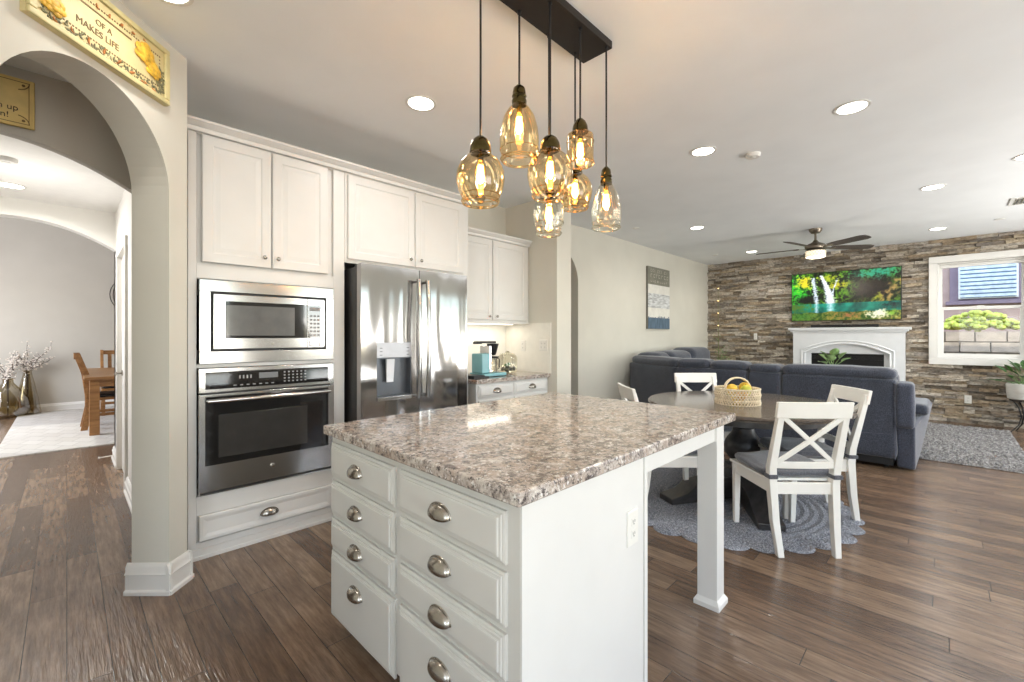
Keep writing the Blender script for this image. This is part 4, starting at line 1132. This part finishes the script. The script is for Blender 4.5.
def make_chair(loc, rz, label):
    t = thing('dining_chair', loc, rz, label, 'chair', 'white cross-back dining chairs around the round table')
    # local: origin under the rear feet, +y towards the front
    hh = .928
    for s in (-1, 1):
        b = MB(); pts = [(s*.165, -.035, 0), (s*.178, .0, .20), (s*.185, .02, .42), (s*.19, .012, .52), (s*.186, -.090, hh-.03)]
        for (p, q), wd in zip(zip(pts, pts[1:]), (0, 0, 0, 0)):
            pass
        rows = []
        for p, (wx, wy) in zip(pts, ((.036, .036), (.042, .044), (.046, .05), (.044, .045), (.036, .030))):
            rows.append([b.bm.verts.new((p[0]+a*wx/2, p[1]+c*wy/2, p[2])) for a, c in ((-1, -1), (1, -1), (1, 1), (-1, 1))])
        b.bm.faces.new(rows[0][::-1]); b.bm.faces.new(rows[-1])
        for r0, r1 in zip(rows, rows[1:]):
            for k in range(4): b.bm.faces.new((r0[k], r0[(k+1) % 4], r1[(k+1) % 4], r1[k]))
        b.build('rear_leg', CHAIRW, t, bevel=.004)
        b = MB(); x = s*.195
        b.hexa([(x-.016-s*.002, .432, 0), (x+.016-s*.002, .432, 0), (x+.016-s*.002, .464, 0), (x-.016-s*.002, .464, 0)], [(x-.022, .415, .42), (x+.022, .415, .42), (x+.022, .459, .42), (x-.022, .459, .42)])
        b.build('front_leg', CHAIRW, t, bevel=.004)
    b = MB(); b.box(-.165, .165, .01, .03, .355, .425); b.box(-.175, .175, .425, .445, .355, .425)
    for s in (-1, 1): b.hexa([(s*.19, .04, .355), (s*.205, .42, .355), (s*.185, .42, .355), (s*.17, .04, .355)], [(s*.19, .04, .425), (s*.205, .42, .425), (s*.185, .42, .425), (s*.17, .04, .425)])
    b.build('seat_frame', CHAIRW, t, bevel=.003)
    b = MB(); b.prism([(-.20, .045), (.20, .045), (.228, .475), (-.228, .475)], .425, .443, 'z'); b.build('seat', CHAIRW, t, bevel=.006)
    # top rail, curved; lower rail; cross
    def rail(z0, z1, half, ya, yb, bow, th, name):
        b = MB(); n = 12; rows = []
        for i in range(n+1):
            u = -1+2*i/n; x = half*u; o = -bow*(1-u*u)
            rows.append([b.bm.verts.new(p) for p in ((x, ya+o-th/2, z0), (x, ya+o+th/2, z0), (x, yb+o+th/2, z1), (x, yb+o-th/2, z1))])
        b.bm.faces.new(rows[0][::-1]); b.bm.faces.new(rows[-1])
        for r0, r1 in zip(rows, rows[1:]):
            for k in range(4): b.bm.faces.new((r0[k], r0[(k+1) % 4], r1[(k+1) % 4], r1[k]))
        return b.build(name, CHAIRW, t, bevel=.004)
    rail(.832, hh, .216, -.078, -.098, .014, .024, 'top_rail')
    rail(.515, .555, .172, .008, .004, .010, .022, 'lower_rail')
    for s in (-1, 1):
        b = MB(); n = 8; pts = [(s*(-.168+.336*i/n), .0-.076*i/n-.008*math.sin(PI*i/n)-.004*s, .55+.288*i/n) for i in range(n+1)]
        for p, q in zip(pts, pts[1:]):
            b.beam(p, Vector(q)+(Vector(q)-Vector(p))*.04, .013, .030, up=(0, 1, 0)) if False else b.beam(p, q, .026, .014, up=(0, 1, 0))
        b.build('cross_bar', CHAIRW, t)
    return t
def make_cushion(loc, rz, label):
    c = thing('seat_cushion', loc, rz, label, 'cushion', 'grey seat cushions tied on the dining chairs')
    b = MB(); b.pillow(-.205, .205, .055, .46, .444, .500, r=.027, n=18, bulge=.022, wr=.012, seed=2); b.build('pad', CUSH, c)
    for s in (-1, 1):
        b = MB()
        x, y = s*.19, .012
        b.box(x-.027, x+.027, y-.029, y+.030, .452, .478); b.build('strap', CUSH, c, bevel=.004)
    return c
FDIR = math.radians(44.6)
chairs = [
 ((3.11, .600, 0), math.radians(43)-PI/2, 'white cross-back chair nearest the camera, its back turned to us at the table', 'grey cushion on the nearest chair at the front of the table'),
 ((4.03, .575, 0), math.radians(128)-PI/2, 'white cross-back chair at the right of the table, half hidden behind the nearest chair', 'grey cushion on the right hand chair beside the sofa'),
 ((3.09, 1.68, 0), math.radians(-45)-PI/2, 'white cross-back chair at the left of the table, seen past the island countertop', 'grey cushion on the left chair behind the island post'),
 ((4.49, 1.77, 0), math.radians(225)-PI/2, 'white cross-back chair on the far side of the table facing the camera', 'grey cushion on the chair at the far side of the table'),
]
first = None
for loc, rz, lab, cl in chairs:
    if first is None:
        first = make_chair(loc, rz, lab); fcush = make_cushion(loc, rz, cl)
    else:
        for src, l_ in ((first, lab), (fcush, cl)):
            o = copy_tree(src); o.location = loc; o.rotation_euler = (0, 0, rz); o['label'] = l_

# braided scalloped rug
bm = bmesh.new(); NR, NA = 60, 240; rows = []
R0 = .86
for i in range(NR+1):
    q = i/NR; row = []
    for j in range(NA):
        a = 2*PI*j/NA
        rad = R0*q; z = .006+.0065*math.sin(q*NR*PI*.25)**2+.001*math.sin(j*7+i*2)
        row.append(bm.verts.new((rad*math.cos(a), rad*math.sin(a), z)))
    rows.append(row)
for i in range(1, NR):
    for j in range(NA): bm.faces.new((rows[i][j], rows[i][(j+1) % NA], rows[i+1][(j+1) % NA], rows[i+1][j]))
for v in rows[0][1:]: bm.verts.remove(v)
for j in range(NA): bm.faces.new((rows[0][0], rows[1][j], rows[1][(j+1) % NA]))
NS = 28
for k in range(NS):
    a = 2*PI*k/NS; cx, cy = R0*.985*math.cos(a), R0*.985*math.sin(a); prev = None
    for i in range(0, 9):
        r_ = .108*i/8; ring = [bm.verts.new((cx+r_*math.cos(2*PI*j/24), cy+r_*math.sin(2*PI*j/24), .0065+(k % 2)*.0015+.0055*(i % 2)-(.005 if i == 8 else 0))) for j in range(24 if i else 1)]
        if prev:
            for j in range(24):
                if len(prev) == 1: bm.faces.new((prev[0], ring[j], ring[(j+1) % 24]))
                else: bm.faces.new((prev[j], ring[j], ring[(j+1) % 24], prev[(j+1) % 24]))
        prev = ring
mr, nt, bs = newmat('braided_jute')
f = nz(nt, coords(nt), 105, 3, .8); g_ = nz(nt, coords(nt), 6, 2)
c = ramp(nt, f, [(.36, lin((72, 75, 86))), (.5, lin((124, 128, 138))), (.64, lin((188, 189, 194)))])
nt.links.new(c, bs.inputs['Base Color']); bs.inputs['Roughness'].default_value = .95; bump(nt, bs, f, .6, .006)
me = bpy.data.meshes.new('round_rug'); bm.to_mesh(me); bm.free(); me.materials.append(mr)
ro = bpy.data.objects.new('round_rug', me); COL.objects.link(ro); ro.location = (3.72, 1.33, 0)
tag(ro, 'round grey braided rug with a scalloped edge under the round table', 'rug')

# basket with fruit
bk = thing('fruit_basket', (3.82, 1.20, .752), 0, 'woven openwork basket with an arched handle on the round table', 'basket')
BASK = m_wood('rattan', (206, 186, 150), (244, 232, 208), .6, (8, 8, 8))
b = MB(); n = 46; hB = .135; rB = .165
for k in range(n):
    a = 2*PI*k/n
    for s in (-1, 1):
        b.tube([((rB+.004*math.sin(q*2))*math.cos(a+s*.16*q/2), (rB+.004*math.sin(q*2))*math.sin(a+s*.16*q/2), .006+(hB-.008)*q/6) for q in range(7)], .0042, 5)
for z_ in (.005, .045, .09, hB): b.tube([(rB*math.cos(2*PI*i/48), rB*math.sin(2*PI*i/48), z_) for i in range(48)], .006 if z_ in (.005, hB) else .004, 6, closed=True)
b.lathe([(rB, .002), (rB, .006)], 32); b.build('woven_body', BASK, bk)
b = MB()
for off in (-.012, 0, .012):
    b.tube([((.10)*math.cos(PI*i/16)*r2-(off)*r2, -(.10)*math.cos(PI*i/16)*r2-off*r2, hB+.0+.085*math.sin(PI*i/16)) for i in range(17)], .006, 6)
b.build('handle', BASK, bk)
FRY = M('yellow_peel', (226, 186, 60), .4, var=.12, nscale=20); FRG = M('green_yellow_peel', (196, 196, 66), .4, var=.15, nscale=20)
def fruit(x, y, z_, r, m, lab, name, sc=(1, 1, 1)):
    b = MB(); b.sphere((0, 0, 0), r, 16, sc); t = thing(name, (3.82+x, 1.20+y, .752+z_), 0, lab, 'fruit', 'fruit heaped in the woven basket'); b.build('flesh', m, t)
    b = MB(); b.tube([(0, 0, r*sc[2]*.9), (.002, .002, r*sc[2]+.012)], .002, 5); b.build('stem', TWIG, t)
fruit(-.035, .03, .125, .046, FRY, 'yellow fruit at the left of the heap in the woven basket', 'apple')
fruit(.0, -.065, .118, .046, FRG, 'greenish yellow fruit at the front of the heap in the woven basket', 'apple')
fruit(.06, -.04, .135, .048, FRY, 'golden fruit on top of the heap under the basket handle', 'apple')
fruit(-.075, -.06, .09, .042, M('ochre_peel', (206, 150, 52), .4, var=.12, nscale=20), 'ochre fruit low in the woven basket near its rim', 'apple')
fruit(.07, .06, .09, .045, FRG, 'green fruit at the back of the woven basket', 'apple')
fruit(.03, .01, .045, .046, FRY, 'yellow fruit deep in the middle of the woven basket', 'apple')

# ------------------------------------------------------------------ shag rug
bm = bmesh.new(); x0, x1, y0, y1 = 6.38, 8.95, -.63, 2.4; NX, NY = 175, 205; rr = random.Random(8)
V = []
for i in range(NX+1):
    row = []
    for j in range(NY+1):
        e = min(i, NX-i, j, NY-j); z_ = (.004 if e == 0 else .018+rr.random()*.026)
        row.append(bm.verts.new((x0+(x1-x0)*i/NX+rr.uniform(-.006, .006), y0+(y1-y0)*j/NY+rr.uniform(-.006, .006), z_)))
    V.append(row)
for i in range(NX):
    for j in range(NY): bm.faces.new((V[i][j], V[i+1][j], V[i+1][j+1], V[i][j+1]))
mr, nt, bs = newmat('shag_wool'); f = nz(nt, coords(nt), 45, 4, .8)
nt.links.new(ramp(nt, f, [(.35, lin((70, 69, 70))), (.5, lin((126, 124, 123))), (.65, lin((182, 179, 176)))]), bs.inputs['Base Color']); bs.inputs['Roughness'].default_value = .95
me = bpy.data.meshes.new('shag_rug'); bm.to_mesh(me); bm.free(); me.materials.append(mr)
so = bpy.data.objects.new('shag_rug', me); COL.objects.link(so)
tag(so, 'large speckled grey shag rug on the living room floor in front of the sofa', 'rug')

# plant on a stand at the right edge
ps = thing('plant_stand', (9.10, -.80, 0), 0, 'black wire plant stand with scrolled legs against the stone wall', 'plant stand')
b = MB()
for k in range(4):
    a = k*PI/2+.5; ca_, sa = math.cos(a), math.sin(a)
    b.tube([(.16*ca_, .16*sa, .434), (.10*ca_, .10*sa, .34), (.07*ca_, .07*sa, .22), (.10*ca_, .10*sa, .10), (.19*ca_, .19*sa, 0)], .008, 6)
for rad, z_ in ((.17, .434), (.09, .22)): b.tube([(rad*math.cos(2*PI*i/24), rad*math.sin(2*PI*i/24), z_) for i in range(24)], .007, 6, closed=True)
b.box(-.16, .16, -.006, .006, .430, .438); b.box(-.006, .006, -.16, .16, .430, .438)
b.build('frame', BLACK, ps)
pp = thing('potted_plant', (9.10, -.80, .44), 0, 'green leafy plant in a white ribbed pot on the black wire stand', 'plant')
b = MB()
b.lathe([(.15, 0), (.19, .02), (.20, .10), (.205, .21), (.195, .225), (.18, .22), (.18, .19), (.001, .185)], 40)
b.build('pot', M('white_ribbed_ceramic', (206, 204, 198), .5, var=.04, nscale=6, stretch=(1, 1, 14)), pp)
b = MB(); g = MB(); rr = random.Random(21)
for i in range(34):
    a = rr.uniform(0, 2*PI); e = rr.uniform(.2, 1.4); L_ = rr.uniform(.12, .30); p = Vector((rr.uniform(-.07, .07), rr.uniform(-.07, .07), .18))
    d = Vector((math.cos(a)*math.cos(e), math.sin(a)*math.cos(e), math.sin(e))); q = p+d*L_
    if q.x > .24: continue
    g.tube([p, p+d*L_*.5+Vector((0, 0, .02)), q], .003, 5); leafmb(b, q, d, rr.uniform(.10, .17), .035)
b.build('leaves', LEAF, pp, solid=.0015); g.build('stem', LEAFP, pp)

# ------------------------------------------------------------------ signs on the arch walls
SG = M('sign_cream', (206, 190, 140), .55, var=.05, nscale=10); SGF = M('sign_frame_cream', (206, 194, 142), .5, var=.06, nscale=16)
GOLD = M('gold_rose', (218, 172, 56), .5, var=.2, nscale=30); INK = M('brown_ink', (112, 88, 52), .7); OLIVE = M('olive_ink', (120, 116, 84), .7, var=.3, nscale=40)
RUST = M('rust_leaf', (176, 112, 56), .7, var=.2, nscale=30)
zs0, zs1, sx0, sx1 = 2.462, 2.735, 1.565, 2.215
sg = thing('wall_plaque', W45(0, NW)+(0,), PI/4, 'long cream framed plaque with yellow roses above the kitchen arch', 'sign')
b = MB(); b.box(sx0, sx1, -.022, -.001, zs0, zs1); b.build('board', SG, sg)
b = MB(); ringbox(b, sx0, sx1, zs0, zs1, sx0+.03, sx1-.03, zs0+.025, zs1-.025, -.034, -.021); b.build('frame', SGF, sg, bevel=.005)
b = MB()
def dots(xa, za, xb, zb, n_):
    for i in range(n_+1):
        t = i/n_; b.box(xa+(xb-xa)*t-.003, xa+(xb-xa)*t+.003, -.0235, -.022, za+(zb-za)*t-.003, za+(zb-za)*t+.003)
xa, xb, za, zb = sx0+.06, sx1-.055, zs0+.065, zs1-.06
dots(xa, za, xb, za, 44); dots(xa, zb, xb, zb, 44); dots(xb, za, xb, zb, 9); b.box(xa, 2.0, -.0235, -.022, 2.648, 2.655)
b.build('border', INK, sg)
font('OF A', .034, INK, sg, 'lettering', (1.865, -.023, 2.612), (PI/2, 0, 0))
font('MAKES LIFE', .038, INK, sg, 'lettering', (1.84, -.023, 2.568), (PI/2, 0, 0))
def rose(cx, cz, r):
    b = MB()
    for k in range(14):
        a = k*2.4; q = r*.18*math.sqrt(k); b.sphere((cx+q*math.cos(a), -.024-.010*(1-k/14), cz+q*math.sin(a)), r*.38, 8, (1, .25, .8))
    return b.build('rose', GOLD, sg)
rose(1.655, 2.555, .052); rose(2.07, 2.635, .062); rose(2.12, 2.585, .048)
b = MB(); rr = random.Random(13)
for i in range(70):
    t = i/70; x = sx0+.05+(sx1-sx0-.10)*t; z_ = zs0+.042+.010*math.sin(i*1.1)
    leafmb(b, (x, -.0225, z_), (math.cos(i*1.7), 0, math.sin(i*1.7)), .022, .005, (0, 1, 0))
for i in range(26): leafmb(b, (sx1-.05+rr.uniform(-.01, .01), -.0225, zs0+.05+i*.004), (math.cos(i*2.2), 0, math.sin(i*2.2)), .03, .006, (0, 1, 0))
b.build('garland', OLIVE, sg, solid=.001)
b = MB()
for i in range(16):
    t = i/16; leafmb(b, (sx0+.08+(sx1-sx0-.15)*t, -.0235, (zs0+.036 if i % 2 else zs1-.045)), (math.cos(i*2.9), 0, math.sin(i*2.9)), .026, .006, (0, 1, 0))
b.build('leaf_ornament', RUST, sg, solid=.001)
b = MB(); b.lathe([(.03, 0), (.03, .004)], 18, TR(sx1-.145, -.022, zs1-.075, 0, PI/2)); b.build('seal', M('pale_seal', (230, 214, 150), .6, var=.15, nscale=40), sg)

rebase(sg, (1.89, 0, 2.46))
s2 = thing('wall_plaque', (-.40, 3.669, 2.47), 0, 'small gold plaque with dark lettering on the wall beyond the arch', 'sign')
GP = M('gold_card', (206, 178, 108), .5, var=.06, nscale=10)
b = MB(); b.box(-.32, .273, -.018, 0, 0, .268); b.build('board', GP, s2, bevel=.004)
b = MB(); x0, x1, z0, z1 = -.30, .253, .018, .25
ringbox(b, x0, x1, z0, z1, x0+.003, x1-.003, z0+.003, z1-.003, -.0195, -.018)
for cx, cz, sx_, sz in ((x1, z1, -1, -1), (x1, z0, -1, 1)):
    b.tube([(cx+sx_*(.045-.045*math.cos(q*.25)), -.0195, cz+sz*(.045*math.sin(q*.25))) for q in range(7)], .0022, 5)
    b.sphere((cx+sx_*.022, -.019, cz+sz*.018), .007, 8, (1, .3, 1))
b.build('border', INK, s2)
font('n up', .044, M('dark_ink', (60, 46, 26), .7), s2, 'lettering', (.212, -.0195, .098), (PI/2, 0, 0), align='RIGHT')
font('n!', .044, bpy.data.materials['dark_ink'], s2, 'lettering', (.178, -.0195, .052), (PI/2, 0, 0), align='RIGHT')

# ------------------------------------------------------------------ dining room beyond the hall
dt = thing('dining_table', (0.175, 7.85, .012), 0, 'oak dining table with square legs in the room beyond the hall', 'table')
b = MB(); b.box(-.02, 1.2, 0, 2.2, .725, .765); b.build('tabletop', OAK, dt, bevel=.005)
b = MB(); b.box(.06, 1.12, .07, .095, .63, .725); b.box(.06, .085, .09, 2.1, .63, .725); b.box(1.1, 1.12, .09, 2.1, .63, .725); b.box(.06, 1.12, 2.1, 2.12, .63, .725); b.build('apron', OAK, dt)
for x in (.03, 1.06):
    for y in (.05, 2.06):
        b = MB(); b.box(x, x+.10, y, y+.10, 0, .725); b.build('leg', OAK, dt, bevel=.004)
def oak_chair(loc, rz, label, cl):
    t = thing('oak_chair', loc, rz, label, 'chair')
    for s in (-1, 1):
        b = MB(); rows = []
        for p, wy in (((s*.20, -.05, 0), .07), ((s*.20, .01, .30), .085), ((s*.20, .01, .45), .09), ((s*.20, -.03, .75), .08), ((s*.20, -.12, 1.06), .065)):
            rows.append([b.bm.verts.new((p[0]+a*.02, p[1]+c*wy/2, p[2])) for a, c in ((-1, -1), (1, -1), (1, 1), (-1, 1))])
        b.bm.faces.new(rows[0][::-1]); b.bm.faces.new(rows[-1])
        for r0, r1 in zip(rows, rows[1:]):
            for k in range(4): b.bm.faces.new((r0[k], r0[(k+1) % 4], r1[(k+1) % 4], r1[k]))
        b.build('rear_leg', OAK, t, bevel=.004)
        b = MB(); b.box(s*.20-.02, s*.20+.02, .40, .44, 0, .43); b.build('front_leg', OAK, t, bevel=.003)
    b = MB(); b.box(-.22, .22, -.01, .46, .40, .44); b.build('seat_frame', OAK, t, bevel=.004)
    b = MB(); b.box(-.18, .18, -.06, -.035, .66, .72); b.box(-.18, .18, -.150, -.12, .98, 1.05)
    for k in range(3): b.beam((-.1+k*.1, -.045, .70), (-.1+k*.1, -.135, 1.0), .05, .012, up=(0, 1, 0))
    b.build('backrest', OAK, t)
    b = MB(); b.box(-.18, .18, .41, .43, .18, .22); b.box(-.21, -.19, .0, .42, .18, .22); b.box(.19, .21, .0, .42, .18, .22); b.build('stretcher', OAK, t)
    b = MB(); b.pillow(-.21, .21, .0, .45, .441, .485, r=.02, bulge=.01); b.build('seat_pad', M('black_leather', (28, 30, 32), .4), t)
    return t
c1 = oak_chair((.215, 8.62, .012), -PI/2, 'oak chair at the near left side of the dining table, seen side on', '')
c2 = copy_tree(c1); c2.location = (.62, 10.18, .012); c2.rotation_euler = (0, 0, PI); c2['label'] = 'oak chair at the far end of the dining table, partly hidden by the hall door'
c1['group'] = c2['group'] = 'oak chairs at the dining table'
b = MB(); b.box(-.56, 2.4, 7.17, 10.95, .0, .012)
mr, nt, bs = newmat('trellis_rug')
v = coords(nt, (1, .55, 1), (0, 0, .6)); ck = nt.nodes.new('ShaderNodeTexBrick'); nt.links.new(v, ck.inputs['Vector']); ck.inputs['Scale'].default_value = 5; ck.inputs['Mortar Size'].default_value = .012; ck.inputs['Brick Width'].default_value = .9; ck.inputs['Row Height'].default_value = .7
ck.inputs['Color1'].default_value = lin((200, 197, 192)); ck.inputs['Color2'].default_value = lin((192, 188, 182)); ck.inputs['Mortar'].default_value = lin((150, 146, 142))
nt.links.new(ck.outputs['Color'], bs.inputs['Base Color']); bs.inputs['Roughness'].default_value = .95; bump(nt, bs, nz(nt, coords(nt), 120), .4, .004)
tag(b.build('dining_rug', mr), 'white patterned rug under the oak dining table', 'rug')
# vases with blossom branches
BLOS = M('pale_blossom', (226, 216, 206), .8, var=.08, nscale=60)
def vase(loc, prof_, label, topz, spread, seed, lean, blab):
    t = thing('glass_vase', loc, 0, label, 'vase')
    b = MB(); b.lathe(prof_, 28, cap=False); b.lathe([(prof_[0][0], .002), (prof_[0][0], .012)], 28); b.build('glass', SMOKE, t)
    tb_ = thing('blossom_branches', (loc[0], loc[1], .02), 0, blab, 'branches')
    rr = random.Random(seed); b = MB(); g = MB()
    for i in range(9):
        a = rr.uniform(0, 2*PI); s = rr.uniform(.3, 1)*spread; h0 = topz-.02; hh_ = topz+rr.uniform(.18, .42)
        p = [Vector((0, 0, 0)), Vector((.01*math.cos(a), .01*math.sin(a), h0))]
        for k in range(1, 6):
            p.append(Vector((s*math.cos(a)*k/5+lean*k/5+rr.uniform(-.015, .015), min(.0, s*math.sin(a)*k/5)+rr.uniform(-.015, .015), h0+(hh_-h0)*k/5)))
        b.tube(p, [.007, .006, .005, .004, .0035, .003, .002], 5)
        for q in p[2:]:
            for _ in range(5):
                o = Vector((rr.gauss(0, .035), rr.gauss(0, .03), rr.gauss(0, .035))); g.sphere(q+o, rr.uniform(.009, .018), 5, (1, 1, .6))
                if _ < 3: b.tube([q, q+o], .0018, 4)
    b.build('twig', TWIG, tb_); g.build('blossom', BLOS, tb_)
vase((-.67, 10.78, .0), [(.17, .0), (.24, .06), (.26, .16), (.23, .30), (.13, .46), (.065, .55), (.06, .60), (.075, .62)], 'wide round smoked glass vase at the far left of the dining room', .60, .24, 1, 0, 'brown twigs with pale blossoms rising from the wide round vase')
vase((-.46, 10.88, .0), [(.155, .0), (.16, .03), (.13, .25), (.085, .52), (.055, .66), (.05, .72), (.06, .74)], 'tall tapering smoked glass vase right of the round vase', .72, .26, 2, .06, 'brown twigs with pale blossoms rising from the tall tapering vase')
# metal wall decoration in the dining room
b = MB(); wa = thing('wall_ornament', (.92, 11.03, 2.08), 0, 'round bronze wire ornament on the dining room wall beside the hall door', 'wall decoration')
for k in range(5):
    b.tube([(.36*math.cos(2*PI*i/40)*math.cos(k*.5)*1.0, -.02-.012*k, .36*math.sin(2*PI*i/40)) for i in range(40)], .007, 5, closed=True)
b.build('wire', BRONZE, wa)
